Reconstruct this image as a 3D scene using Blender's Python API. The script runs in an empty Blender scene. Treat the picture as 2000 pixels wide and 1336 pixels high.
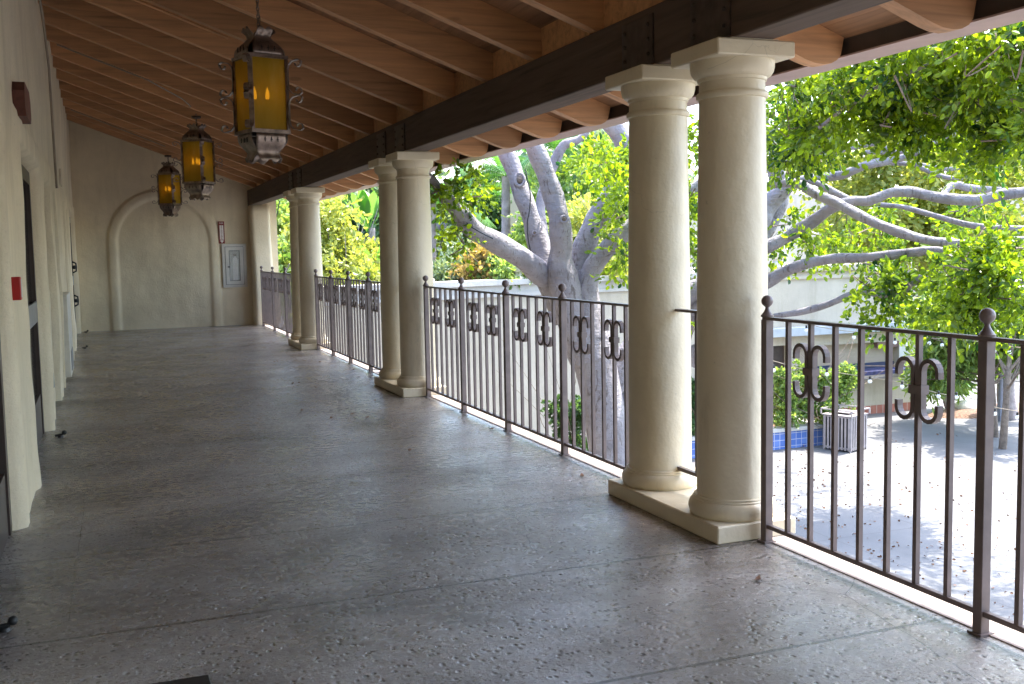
import bpy, math, random
import numpy as np
from mathutils import Matrix, Vector
random.seed(7); rng = np.random.default_rng(7)
SC = bpy.context.scene; COL = SC.collection
# ---------------------------------------------------------------- camera
F = 2043.4; YAW, PITCH, ROLL = .370932, .088842, -.019183
def _axes():
    cy, sy = math.cos(YAW), math.sin(YAW); cp, sp = math.cos(PITCH), math.sin(PITCH)
    f = np.array([sy*cp, cy*cp, -sp]); r = np.array([cy, -sy, 0.]); u = np.cross(r, f)
    c, s = math.cos(ROLL), math.sin(ROLL)
    return c*r+s*u, -s*r+c*u, f
CR, CU, CF = _axes(); CC = np.array([0, 0, 1.4])
cam = bpy.data.objects.new('camera', bpy.data.cameras.new('camera')); COL.objects.link(cam)
M = Matrix.Identity(4)
for i in range(3):
    M[i][0], M[i][1], M[i][2], M[i][3] = CR[i], CU[i], -CF[i], CC[i]
cam.matrix_world = M
cam.data.sensor_width = 36; cam.data.lens = F/2000*36; cam.data.clip_end = 500; cam.data.clip_start = .05
SC.camera = cam
# ---------------------------------------------------------------- light
SUNV = Vector((1, .22, 2.13)).normalized()
EL = math.asin(SUNV.z); AZ = math.atan2(SUNV.x, SUNV.y)
W = bpy.data.worlds.new('World'); SC.world = W; W.use_nodes = True
wn = W.node_tree; wn.nodes.clear()
sky = wn.nodes.new('ShaderNodeTexSky'); sky.sky_type = 'NISHITA'; sky.sun_disc = False
sky.sun_elevation = EL; sky.sun_rotation = AZ; sky.air_density = 1; sky.dust_density = 2.0
bg = wn.nodes.new('ShaderNodeBackground'); bg.inputs[1].default_value = .15
wo = wn.nodes.new('ShaderNodeOutputWorld')
wn.links.new(sky.outputs[0], bg.inputs[0]); wn.links.new(bg.outputs[0], wo.inputs[0])
sd = bpy.data.lights.new('sun', 'SUN'); sd.energy = 2.0; sd.angle = math.radians(.5); sd.color = (1, .95, .86)
so = bpy.data.objects.new('sun', sd); COL.objects.link(so)
so.rotation_euler = SUNV.to_track_quat('Z', 'Y').to_euler(); so.location = (20, 5, 40)
SC.view_settings.view_transform = 'Standard'; SC.view_settings.look = 'None'
SC.view_settings.exposure = 2.98; SC.view_settings.gamma = 1
SC.render.engine = 'CYCLES'
cy = SC.cycles
cy.max_bounces = 10; cy.diffuse_bounces = 6; cy.glossy_bounces = 3; cy.transmission_bounces = 5; cy.transparent_max_bounces = 8
cy.use_denoising = True; cy.caustics_reflective = False; cy.caustics_refractive = False
cy.sample_clamp_indirect = 6

def at(px, py, d):            # a point seen at that pixel, d metres in front of the lens
    v = CR*(px-1000)/F - CU*(py-668)/F + CF
    return CC + v*d
def on(px, py, ax, val):
    v = CR*(px-1000)/F - CU*(py-668)/F + CF; i = 'xyz'.index(ax)
    return CC + v*(val-CC[i])/v[i]

# ---------------------------------------------------------------- materials
class NT:
    def __init__(s, name):
        s.m = bpy.data.materials.new(name); s.m.use_nodes = True; s.t = s.m.node_tree
        s.b = s.t.nodes['Principled BSDF']; s.tc = s.t.nodes.new('ShaderNodeTexCoord')
        s.co = s.tc.outputs['Object']
    def n(s, t, **k):
        x = s.t.nodes.new(t)
        for a, b in k.items(): setattr(x, a, b)
        return x
    def l(s, a, b): s.t.links.new(a, b)
    def world(s):
        g = s.n('ShaderNodeNewGeometry'); s.co = g.outputs['Position']; return s
    def mapv(s, sc, rot=(0, 0, 0)):
        m = s.n('ShaderNodeMapping'); m.inputs['Scale'].default_value = sc; m.inputs['Rotation'].default_value = rot
        s.l(s.co, m.inputs[0]); return m.outputs[0]
    def noise(s, scale, detail=4, rough=.55, v=None, dist=0):
        x = s.n('ShaderNodeTexNoise'); x.inputs['Scale'].default_value = scale
        x.inputs['Detail'].default_value = detail; x.inputs['Roughness'].default_value = rough
        x.inputs['Distortion'].default_value = dist
        s.l(v if v is not None else s.co, x.inputs['Vector']); return x.outputs[0]
    def vor(s, scale, v=None, feat='F1', out=0):
        x = s.n('ShaderNodeTexVoronoi', feature=feat); x.inputs['Scale'].default_value = scale
        s.l(v if v is not None else s.co, x.inputs['Vector']); return x.outputs[out]
    def ramp(s, f, stops):
        r = s.n('ShaderNodeValToRGB'); e = r.color_ramp.elements
        while len(e) < len(stops): e.new(.5)
        for i, (p, c) in enumerate(stops):
            e[i].position = p; e[i].color = (*c, 1) if len(c) == 3 else c
        s.l(f, r.inputs[0]); return r.outputs[0]
    def mix(s, f, a, b, mode='MIX'):
        x = s.n('ShaderNodeMix', data_type='RGBA', blend_type=mode)
        for i, v in ((0, f), (6, a), (7, b)):
            if hasattr(v, 'links') or hasattr(v, 'is_linked'): s.l(v, x.inputs[i])
            elif i == 0: x.inputs[0].default_value = v
            else: x.inputs[i].default_value = (*v, 1)
        return x.outputs[2]
    def math(s, op, a, b=0., c=None):
        x = s.n('ShaderNodeMath', operation=op)
        for i, v in enumerate((a, b, c)):
            if v is None: continue
            if isinstance(v, (int, float)): x.inputs[i].default_value = v
            else: s.l(v, x.inputs[i])
        return x.outputs[0]
    def rng(s, f, a, b, c, d):
        x = s.n('ShaderNodeMapRange')
        for i, v in enumerate((a, b, c, d)): x.inputs[i+1].default_value = v
        s.l(f, x.inputs[0]); return x.outputs[0]
    def bump(s, h, st, dist=.01, prev=None):
        x = s.n('ShaderNodeBump'); x.inputs['Strength'].default_value = st; x.inputs['Distance'].default_value = dist
        s.l(h, x.inputs['Height'])
        if prev is not None: s.l(prev, x.inputs['Normal'])
        return x.outputs[0]
    def done(s, col=None, rough=None, nrm=None, metal=0, spec=None, **k):
        B = s.b
        if col is not None:
            if isinstance(col, tuple): B.inputs['Base Color'].default_value = (*col, 1)
            else: s.l(col, B.inputs['Base Color'])
        if rough is not None:
            if isinstance(rough, (int, float)): B.inputs['Roughness'].default_value = rough
            else: s.l(rough, B.inputs['Roughness'])
        if nrm is not None:
            s.l(nrm, B.inputs['Normal']); s.l(nrm, B.inputs['Coat Normal'])
        B.inputs['Metallic'].default_value = metal
        if spec is not None: B.inputs['Specular IOR Level'].default_value = spec
        for a, b in k.items(): B.inputs[a].default_value = b
        return s.m
def simple(name, c, rough=.6, var=.25, scale=6, bump=.15, bs=60, bd=.004, metal=0, spec=None, world=False):
    t = NT(name)
    if world: t.world()
    n1 = t.noise(scale, 5); lo = tuple(x*(1-var) for x in c); hi = tuple(min(1, x*(1+var)) for x in c)
    return t.done(t.ramp(n1, [(.3, lo), (.7, hi)]), rough, t.bump(t.noise(bs, 4), bump, bd), metal, spec)
def paint(name, c, dirt=(.25, .19, .11), rough=.42, bump=.35, bs=38, low=None):
    t = NT(name).world()
    base = t.ramp(t.noise(2.2, 5), [(.3, tuple(x*.9 for x in c)), (.7, tuple(min(1, x*1.05) for x in c))])
    d = t.ramp(t.noise(5, 8, .7, t.mapv((1, 1, .22))), [(.56, (0, 0, 0)), (.78, (.45, .45, .45))])
    col = t.mix(d, base, dirt)
    ch = t.ramp(t.noise(21, 3, .6), [(.72, (0, 0, 0)), (.75, (.6, .6, .6))])
    col = t.mix(ch, col, tuple(x*.72 for x in c))
    ck = t.vor(1.7, t.mix(.18, t.mapv((1, 1, .8)), t.noise(5, 5)), 'DISTANCE_TO_EDGE')
    ckm = t.math('MULTIPLY', t.math('LESS_THAN', ck, .0016), t.math('GREATER_THAN', t.noise(1.9, 3), .52))
    col = t.mix(t.math('MULTIPLY', ckm, .28), col, tuple(x*.35 for x in c))
    h = t.bump(t.noise(4.5, 4), .45, .03); h = t.bump(t.noise(bs*.7, 5, .6), bump*.55, .01, h)
    return t.done(col, rough, h)
def stucco(name, c):
    t = NT(name).world()
    base = t.ramp(t.noise(1.1, 6, .6), [(.3, tuple(x*.84 for x in c)), (.7, tuple(min(1, x*1.06) for x in c))])
    st = t.ramp(t.noise(3.2, 8, .65, t.mapv((1, 1, .16))), [(.5, (0, 0, 0)), (.8, (.5, .5, .5))])
    col = t.mix(st, base, tuple(x*.55 for x in (c[0], c[1]*.95, c[2]*.85)))
    sp = t.noise(52, 5, .75); col = t.mix(t.ramp(sp, [(.55, (0, 0, 0)), (.75, (.35, .35, .35))]), col, tuple(x*.5 for x in c))
    h = t.bump(t.noise(2.4, 4, .55), .4, .05); h = t.bump(t.noise(42, 7, .7), .55, .011, h)
    return t.done(col, .85, h)
def wood(name, c, axis, dark=.45, rough=.6):
    t = NT(name).world(); sc = {'x': (1.3, 22, 22), 'y': (22, 1.3, 22)}[axis]
    v = t.mapv(sc); n = t.noise(1, 6, .6, v, .6)
    col = t.ramp(n, [(.3, tuple(x*dark*.8 for x in c)), (.48, c), (.7, tuple(min(1, x*1.5) for x in c))])
    big = t.noise(.9, 3); col = t.mix(t.ramp(big, [(.35, (.0,)*3), (.7, (.35,)*3)]), col, tuple(x*.45 for x in c))
    kn = t.vor(1.05, t.mapv({'x': (1, 2.1, 3.1), 'y': (2.1, 1, 3.1)}[axis]))
    col = t.mix(t.ramp(kn, [(.05, (.9,)*3), (.085, (0,)*3)]), col, tuple(x*.25 for x in c))
    oi = t.n('ShaderNodeObjectInfo'); col = t.mix(.5, col, t.ramp(oi.outputs['Random'], [(0, tuple(x*.55 for x in c)), (1, tuple(x*1.4 for x in c))]))
    return t.done(col, rough, t.bump(n, .3, .004))
def leafmat(name, a, b, trans=.5, rough=.35):
    t = NT(name).world(); oi = t.noise(1.6, 3); gi = t.n('ShaderNodeNewGeometry'); fine = gi.outputs['Random Per Island']
    c = t.mix(t.ramp(fine, [(.2, (0,)*3), (1, (1,)*3)]), a, b)
    c = t.mix(t.ramp(oi, [(.4, (0,)*3), (.7, (.45,)*3)]), c, tuple(x*1.35 for x in b))
    t.l(c, t.b.inputs['Base Color']); t.b.inputs['Roughness'].default_value = rough
    tr = t.n('ShaderNodeBsdfTranslucent'); t.l(t.mix(1, c, (1.9, 1.75, .7), 'MULTIPLY'), tr.inputs[0])
    ms = t.n('ShaderNodeMixShader'); ms.inputs[0].default_value = trans
    t.l(t.b.outputs[0], ms.inputs[1]); t.l(tr.outputs[0], ms.inputs[2])
    t.l(ms.outputs[0], t.t.nodes['Material Output'].inputs[0]); return t.m

CREAM = (.70, .61, .44)
m_paint = paint('cream_paint', CREAM)
m_wall = stucco('cream_stucco', (.78, .68, .49))
m_ext = stucco('exterior_stucco', (.52, .46, .37))
m_cap = stucco('coping_stucco', (.55, .53, .50))
m_raft = wood('rafter_wood', (.55, .29, .135), 'x')
m_board = wood('ceiling_board_wood', (.31, .16, .08), 'y')
m_beam = wood('dark_beam_wood', (.12, .078, .053), 'y', .35, .85)
m_iron = simple('painted_iron', (.165, .125, .115), .42, .25, 9, .12, 90, .002, 0, .5)
m_steel = simple('dark_steel_plate', (.07, .05, .04), .5, .45, 14, .3, 40, .004, .3)
m_lan = simple('aged_lantern_metal', (.24, .185, .15), .4, .5, 14, .3, 45, .003, .7)
m_gutter = simple('mauve_gutter_paint', (.42, .29, .27), .5, .12, 4, .1)
m_fasc = simple('dark_fascia_wood', (.06, .045, .038), .7, .3, 5)
m_door = simple('brown_door_metal', (.045, .03, .025), .4, .3, 6, .1)
m_doorlit = simple('grey_door_metal', (.12, .10, .095), .4, .2, 6, .1)
m_black = simple('black_rubber', (.012, .012, .012), .5, .2, 20)
m_white = simple('white_enamel', (.62, .60, .55), .4, .1, 6, .1)
m_red = simple('red_alarm_plastic', (.45, .02, .015), .4, .1)
m_grey = simple('grey_plate', (.2, .2, .21), .45, .2)
m_dkglass = NT('dark_window_glass').done((.01, .01, .012), .08)
def floor_mat():
    t = NT('gallery_concrete').world()
    base = t.ramp(t.noise(1.3, 7, .62), [(.28, (.16, .135, .118)), (.5, (.28, .25, .235)), (.75, (.41, .38, .365))])
    sep = t.n('ShaderNodeSeparateXYZ'); t.l(t.co, sep.inputs[0])
    st = t.ramp(t.noise(.9, 6, .65, t.mapv((1, 1.6, 1)), .5), [(.47, (0,)*3), (.64, (.85,)*3)])
    col = t.mix(st, base, (.095, .085, .08))
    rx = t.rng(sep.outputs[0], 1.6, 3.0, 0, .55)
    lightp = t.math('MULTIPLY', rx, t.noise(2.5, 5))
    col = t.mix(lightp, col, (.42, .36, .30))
    pv = t.vor(30, t.mapv((1, .8, 1))); pn = t.noise(3.1, 3)
    thr = t.rng(pn, .3, .7, .1, .34)
    pv2 = t.vor(58); pit = t.math('MAXIMUM', t.math('LESS_THAN', pv, thr), t.math('LESS_THAN', pv2, t.rng(t.noise(2.3, 3), .35, .7, .05, .3)))
    sm = t.vor(75); pit2 = t.math('LESS_THAN', sm, .2)
    ys = t.math('SUBTRACT', sep.outputs[1], 4.09); fr = t.math('FRACT', t.math('DIVIDE', ys, 1.143))
    dj = t.math('MULTIPLY', t.math('MINIMUM', fr, t.math('SUBTRACT', 1., fr)), 1.143)
    wob = t.math('MULTIPLY', t.math('SUBTRACT', t.noise(3, 2), .5), .006)
    jl = t.math('LESS_THAN', t.math('ADD', dj, wob), .0095)
    jx = t.math('LESS_THAN', t.math('ABSOLUTE', t.math('ADD', t.math('SUBTRACT', sep.outputs[0], 2.815), wob)), .011); jl = t.math('MAXIMUM', jl, t.math('MULTIPLY', jx, .6))
    cr = t.n('ShaderNodeTexWave'); 
    crk = t.vor(.45, t.mix(.12, t.mapv((1, 1, 1)), t.noise(2.4, 5) ), 'DISTANCE_TO_EDGE')
    ck = t.math('LESS_THAN', crk, .0009)
    allm = t.math('MAXIMUM', jl, ck)
    gr = t.noise(19, 5, .72, t.mapv((1, 1.05, 1))); col = t.mix(t.ramp(gr, [(.38, (.35,)*3), (.46, (0,)*3)]), col, (.07, .058, .05))
    col = t.mix(t.ramp(gr, [(.56, (0,)*3), (.68, (.35,)*3)]), col, (.5, .47, .45))
    col = t.mix(t.math('MULTIPLY', pit, .65), col, (.03, .024, .02))
    col = t.mix(t.math('MULTIPLY', allm, .88), col, (.02, .017, .014))
    hh = t.math('SUBTRACT', 1., t.math('MAXIMUM', t.math('MULTIPLY', t.rng(pv, .0, .36, 1, 0), t.rng(pn, .3, .65, .1, 1)), t.math('MULTIPLY', allm, .7)))
    h = t.bump(hh, .8, .014); h = t.bump(t.noise(30, 6, .75), .7, .012, h); h = t.bump(gr, .35, .012, h); h = t.bump(t.noise(2.2, 3), .25, .04, h)
    rg = t.math('ADD', t.rng(t.noise(1.7, 5, .6), .3, .7, .1, .3), t.rng(gr, .4, .6, .22, 0))
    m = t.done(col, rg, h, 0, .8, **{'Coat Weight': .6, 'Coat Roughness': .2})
    for l_ in list(t.b.inputs['Coat Normal'].links): t.t.links.remove(l_)
    hc_ = t.bump(hh, .25, .012); hc_ = t.bump(t.noise(22, 5, .7), .3, .012, hc_); t.l(hc_, t.b.inputs['Coat Normal'])
    t.l(t.math('MULTIPLY', t.rng(t.noise(1.1, 6, .65, t.mapv((1, 1.4, 1))), .38, .6, .15, 1), .8), t.b.inputs['Coat Weight'])
    return m
m_floor = floor_mat()
def ground_mat():
    t = NT('courtyard_concrete').world()
    base = t.ramp(t.noise(.7, 6, .6), [(.3, (.11, .11, .112)), (.7, (.16, .158, .16))])
    sep = t.n('ShaderNodeSeparateXYZ'); t.l(t.co, sep.inputs[0]); ms = []
    for i, (o, per) in enumerate(((.3, 1.83), (1.1, 1.83))):
        fr = t.math('FRACT', t.math('DIVIDE', t.math('ADD', sep.outputs[i], 60+o), per))
        ms.append(t.math('LESS_THAN', t.math('MINIMUM', fr, t.math('SUBTRACT', 1., fr)), .0065))
    j = t.math('MAXIMUM', ms[0], ms[1])
    sp = t.ramp(t.noise(60, 3, .7), [(.55, (0,)*3), (.7, (.3,)*3)])
    col = t.mix(sp, base, (.2, .19, .18)); col = t.mix(t.math('MULTIPLY', j, .7), col, (.09, .085, .08))
    return t.done(col, .75, t.bump(t.noise(40, 5, .7), .3, .01))
m_ground = ground_mat()
def bark_mat():
    t = NT('grey_ficus_bark')
    n = t.noise(3, 6, .62); col = t.ramp(n, [(.25, (.15, .135, .145)), (.5, (.26, .24, .26)), (.75, (.34, .32, .33))])
    v = t.ramp(t.noise(9, 6, .7, t.mapv((1.5, 1.5, .5)), 1.2), [(.56, (0,)*3), (.64, (.85,)*3)])
    col = t.mix(v, col, (.10, .08, .075))
    b = t.ramp(t.noise(7, 4, .6, t.mapv((.5, .5, 4))), [(.6, (0,)*3), (.75, (.5,)*3)])
    col = t.mix(b, col, (.18, .14, .12))
    h = t.bump(t.noise(5, 5, .6), .9, .06); h = t.bump(t.noise(7, 4, .6, t.mapv((.5, .5, 4))), .5, .02, h)
    return t.done(col, .75, h)
m_bark = bark_mat()
m_bark2 = simple('brown_bark', (.17, .13, .10), .9, .4, 8, .8, 20, .03)
m_palmt = simple('palm_trunk_bark', (.30, .25, .24), .9, .3, 5, .8, 14, .03)
m_leaf = leafmat('ficus_leaf', (.012, .055, .018), (.25, .36, .018), .55, .28)
m_leafy = leafmat('yellow_green_leaf', (.15, .21, .04), (.38, .40, .13), .45)
m_leafl = leafmat('light_green_leaf', (.08, .155, .045), (.26, .36, .12), .5)
m_leafd = leafmat('dark_green_leaf', (.03, .08, .03), (.09, .17, .06), .35)
m_leafb = leafmat('grey_green_leaf', (.09, .15, .10), (.22, .28, .19), .35)
m_leafo = leafmat('coppery_new_leaf', (.20, .17, .06), (.42, .30, .12), .4)
m_palm = leafmat('palm_leaflet', (.035, .13, .03), (.10, .22, .05), .4)
m_banana = leafmat('paddle_leaf', (.06, .18, .05), (.13, .28, .08), .45)

# ---------------------------------------------------------------- mesh helpers
def mesh_obj(name, V, Fc, m, parent=None, smooth=False):
    me = bpy.data.meshes.new(name); me.from_pydata([tuple(map(float, v)) for v in V], [], Fc); me.update()
    if m is not None: me.materials.append(m)
    if smooth: me.polygons.foreach_set('use_smooth', [True]*len(me.polygons))
    o = bpy.data.objects.new(name, me); COL.objects.link(o)
    if parent is not None:
        o.parent = parent
        o.matrix_parent_inverse = Matrix.Identity(4)
        if parent.type == 'EMPTY' or True:
            pass
    return o
def np_obj(name, V, Q, m, parent=None, smooth=False):
    me = bpy.data.meshes.new(name); V = np.asarray(V, np.float32); Q = np.asarray(Q, np.int32)
    me.vertices.add(len(V)); me.vertices.foreach_set('co', V.ravel())
    k = Q.shape[1]; me.loops.add(Q.size); me.loops.foreach_set('vertex_index', Q.ravel())
    me.polygons.add(len(Q)); me.polygons.foreach_set('loop_start', np.arange(0, Q.size, k, dtype=np.int32))
    me.polygons.foreach_set('loop_total', np.full(len(Q), k, np.int32))
    me.polygons.foreach_set('use_smooth', np.full(len(Q), smooth)); me.update(calc_edges=True)
    if m is not None: me.materials.append(m)
    o = bpy.data.objects.new(name, me); COL.objects.link(o); o.parent = parent; return o
class MB:
    """collects vertices and faces in world or local coordinates"""
    def __init__(s, o=(0, 0, 0)): s.v = []; s.f = []; s.o = np.array(o, float)
    def add(s, V, Fc):
        n = len(s.v); s.v += [tuple(np.array(v, float)-s.o) for v in V]; s.f += [tuple(i+n for i in f) for f in Fc]; return s
    def box(s, x0, y0, z0, x1, y1, z1, bev=0):
        if bev <= 0:
            V = [(x, y, z) for z in (z0, z1) for y in (y0, y1) for x in (x0, x1)]
            return s.add(V, [(0, 2, 3, 1), (4, 5, 7, 6), (0, 1, 5, 4), (2, 6, 7, 3), (0, 4, 6, 2), (1, 3, 7, 5)])
        b = bev; pr = []
        for z, i in ((z0, b), (z0+b, 0), (z1-b, 0), (z1, b)):
            for (x, y) in ((x0+i, y0+i+(b-i)), (x0+i+(b-i), y0+i), (x1-i-(b-i), y0+i), (x1-i, y0+i+(b-i)), (x1-i, y1-i-(b-i)), (x1-i-(b-i), y1-i), (x0+i+(b-i), y1-i), (x0+i, y1-i-(b-i))):
                pr.append((x, y, z))
        fs = [tuple(range(7, -1, -1)), tuple(range(24, 32))]
        for k in range(3):
            for j in range(8): a = k*8+j; c = k*8+(j+1) % 8; fs.append((a, c, c+8, a+8))
        return s.add(pr, fs)
    def lathe(s, cx, cy, prof, n=40):
        V = []; Fc = []
        for r, z in prof:
            for i in range(n): a = 2*math.pi*i/n; V.append((cx+r*math.cos(a), cy+r*math.sin(a), z))
        for k in range(len(prof)-1):
            for i in range(n): j = (i+1) % n; Fc.append((k*n+i, k*n+j, (k+1)*n+j, (k+1)*n+i))
        Fc.append(tuple(range(n-1, -1, -1))); Fc.append(tuple((len(prof)-1)*n+i for i in range(n)))
        return s.add(V, Fc)
    def tube(s, P, R, n=8, cap=True):
        P = [np.array(p, float) for p in P]
        if isinstance(R, (int, float)): R = [R]*len(P)
        V = []; Fc = []; up = np.array([0, 0, 1.])
        T = [(P[min(i+1, len(P)-1)]-P[max(i-1, 0)]) for i in range(len(P))]; T = [t/(np.linalg.norm(t)+1e-9) for t in T]
        a = np.cross(T[0], up)
        if np.linalg.norm(a) < .05: a = np.cross(T[0], np.array([1., 0, 0]))
        for p, t, r in zip(P, T, R):
            a = a-t*np.dot(a, t); a /= np.linalg.norm(a); b = np.cross(t, a)
            for i in range(n):
                g = 2*math.pi*i/n; V.append(p+(a*math.cos(g)+b*math.sin(g))*r)
        for k in range(len(P)-1):
            for i in range(n): j = (i+1) % n; Fc.append((k*n+i, k*n+j, (k+1)*n+j, (k+1)*n+i))
        if cap: Fc.append(tuple(range(n-1, -1, -1))); Fc.append(tuple((len(P)-1)*n+i for i in range(n)))
        return s.add(V, Fc)
    def ribbon(s, P, w, th, wd):
        """flat bar along P (list of 3D), width w along unit vector wd, thickness th"""
        P = [np.array(p, float) for p in P]; wd = np.array(wd, float); V = []; Fc = []
        for i, p in enumerate(P):
            t = P[min(i+1, len(P)-1)]-P[max(i-1, 0)]; nn = np.cross(t, wd); nn /= np.linalg.norm(nn)+1e-9
            for a, b in ((-1, -1), (1, -1), (1, 1), (-1, 1)): V.append(p+wd*w/2*a+nn*th/2*b)
        for k in range(len(P)-1):
            for i in range(4): j = (i+1) % 4; Fc.append((k*4+i, k*4+j, (k+1)*4+j, (k+1)*4+i))
        Fc += [(3, 2, 1, 0), tuple((len(P)-1)*4+i for i in range(4))]
        return s.add(V, Fc)
    def sphere(s, c, r, n=16, m=10, sz=1):
        return s.lathe(c[0], c[1], [(max(1e-4, r*math.sin(math.pi*k/m)), c[2]-r*sz*math.cos(math.pi*k/m)) for k in range(m+1)], n)
    def prism(s, poly, ax, a, b):
        """polygon (u,v) extruded along ax from a to b"""
        def P(u, v, w): return {'x': (w, u, v), 'y': (u, w, v), 'z': (u, v, w)}[ax]
        n = len(poly); V = [P(u, v, a) for u, v in poly]+[P(u, v, b) for u, v in poly]
        Fc = [tuple(range(n)), tuple(range(2*n-1, n-1, -1))]+[(i, i+n, (i+1) % n+n, (i+1) % n) for i in range(n)]
        return s.add(V, Fc)
    def obj(s, name, m, parent=None, smooth=False, rnorm=True):
        import bmesh
        o = mesh_obj(name, s.v, s.f, m, parent, smooth)
        if rnorm:
            bm = bmesh.new(); bm.from_mesh(o.data); bmesh.ops.recalc_face_normals(bm, faces=bm.faces); bm.to_mesh(o.data); bm.free()
        if smooth == 'auto' or smooth is True:
            try: o.data.set_sharp_from_angle(angle=math.radians(38))
            except Exception: pass
        return o
def tag(o, label=None, cat=None, group=None, kind=None):
    if label: o['label'] = label
    if cat: o['category'] = cat
    if group: o['group'] = group
    if kind: o['kind'] = kind
    return o
def thing(name, loc, label, cat, group=None, rz=0):
    o = bpy.data.objects.new(name, None); COL.objects.link(o); o.location = tuple(map(float, loc)); o.rotation_euler = (0, 0, rz)
    o.empty_display_size = .2
    return tag(o, label, cat, group)
def copy_tree(o, parent=None):
    c = o.copy(); COL.objects.link(c); c.parent = parent
    for ch in list(o.children): copy_tree(ch, c)
    return c
def catmull(P, sub):
    P = np.array(P, float); Q = np.vstack([2*P[0]-P[1], P, 2*P[-1]-P[-2]]); out = []
    for i in range(1, len(Q)-2):
        for k in range(sub):
            t = k/sub; a, b, c, d = Q[i-1], Q[i], Q[i+1], Q[i+2]
            out.append(.5*((2*b)+(-a+c)*t+(2*a-5*b+4*c-d)*t*t+(-a+3*b-3*c+d)*t**3))
    out.append(P[-1]); return np.array(out)

# ================================================================ GALLERY STRUCTURE
GZ = -3.5
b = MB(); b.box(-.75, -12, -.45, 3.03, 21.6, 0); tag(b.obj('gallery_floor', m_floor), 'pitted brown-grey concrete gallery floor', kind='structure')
# building mass under the gallery and behind its wall
b = MB(); b.box(-1.2, -12, GZ, 2.6, 21.6, -.46)
tag(b.obj('lower_storey', m_ext), 'cream stucco lower storey under the gallery floor', 'building')

# ---- long left wall as a smoothly modelled stucco surface
OPEN = [(.9, 2.0, 2.05, 'dark'), (3.9, 5.86, 2.05, 'dark'), (7.08, 9.15, 2.07, 'dark'), (10.0, 11.06, 2.05, 'dark'), (11.55, 12.13, 2.05, 'dark'), (14.55, 15.35, 2.05, 'dark'), (15.9, 16.85, 2.05, 'dark'), (17.6, 20.75, 2.12, 'lit')]
def sstep(a, b, x): t = np.clip((x-a)/(b-a), 0, 1); return t*t*(3-2*t)
def vnoise(u, v, s, seed=0):
    r = np.random.default_rng(seed); G = r.random((64, 64)); u = u*s; v = v*s
    iu = np.floor(u).astype(int); iv = np.floor(v).astype(int); fu = u-iu; fv = v-iv
    fu = fu*fu*(3-2*fu); fv = fv*fv*(3-2*fv); g = lambda a, b: G[a % 64, b % 64]
    return (g(iu, iv)*(1-fu)+g(iu+1, iv)*fu)*(1-fv)+(g(iu, iv+1)*(1-fu)+g(iu+1, iv+1)*fu)*fv
ys = np.arange(-12, 21.45, .035); zs = np.linspace(0, 4.35, 110)
Yg, Zg = np.meshgrid(ys, zs)
X = np.full_like(Yg, -.452)+(vnoise(Yg, Zg, 1.1, 1)-.5)*.03+(vnoise(Yg, Zg, 4, 2)-.5)*.012
for (a, c, zt, k) in OPEN:
    m = .16; inpanel = sstep(a-m-.09, a-m, Yg)*(1-sstep(c+m, c+m+.09, Yg))*(1-sstep(2.26, 2.33, Zg))
    X += .024*inpanel
    r = .12
    din = sstep(a-.05, a+.04, Yg)*(1-sstep(c-.04, c+.05, Yg))*(1-sstep(zt-.05, zt+.05, Zg))
    X -= .24*din
X += .03*(1-sstep(0, .9, Zg))*0
V = np.stack([X, Yg, Zg], -1).reshape(-1, 3); nz, ny = Yg.shape
I = np.arange(nz*ny).reshape(nz, ny); Q = np.stack([I[:-1, :-1], I[1:, :-1], I[1:, 1:], I[:-1, 1:]], -1).reshape(-1, 4)
LW = np_obj('stucco_wall', V, Q, m_wall, None, True)
tag(LW, 'long cream stucco wall with recessed doors on the left of the gallery', 'wall')
b = MB(); b.box(-1.0, -12, 0, -.74, 21.4, 4.3); b.obj('wall_core', m_wall, LW)
for (a, c, zt, k) in OPEN:
    xd = -.50
    b = MB(); mm = m_doorlit if k == 'lit' else m_door
    b.box(xd-.05, a-.02, 0.0, xd, a+.08, zt); b.box(xd-.05, c-.08, 0, xd, c+.02, zt); b.box(xd-.05, a+.08, zt-.1, xd, c-.08, zt)
    b.box(xd-.05, a+.08, .0, xd-.01, c-.08, .32); b.box(xd-.05, a+.08, .92, xd-.008, c-.08, 1.04)
    d = b.obj('door', m_door, LW)
    b = MB(); b.box(xd-.04, a+.08, .32, xd-.03, c-.08, .92); b.box(xd-.04, a+.08, 1.04, xd-.03, c-.08, zt-.1); b.obj('door_glass', m_dkglass, d)
    b = MB(); b.box(xd-.008, a+.09, .9, xd+.004, c-.09, 1.06)
    b.obj('push_bar', m_grey, d)
    if k == 'lit':
        for z in (1.22, .62):
            b = MB(); b.tube([(xd, c-.35, z-.1), (xd+.06, c-.35, z-.07), (xd+.065, c-.35, z), (xd+.06, c-.35, z+.07), (xd, c-.35, z+.1)], .014, 8); b.sphere((xd+.03, c-.35, z), .035)
            b.obj('iron_handle', m_black, d)
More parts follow.
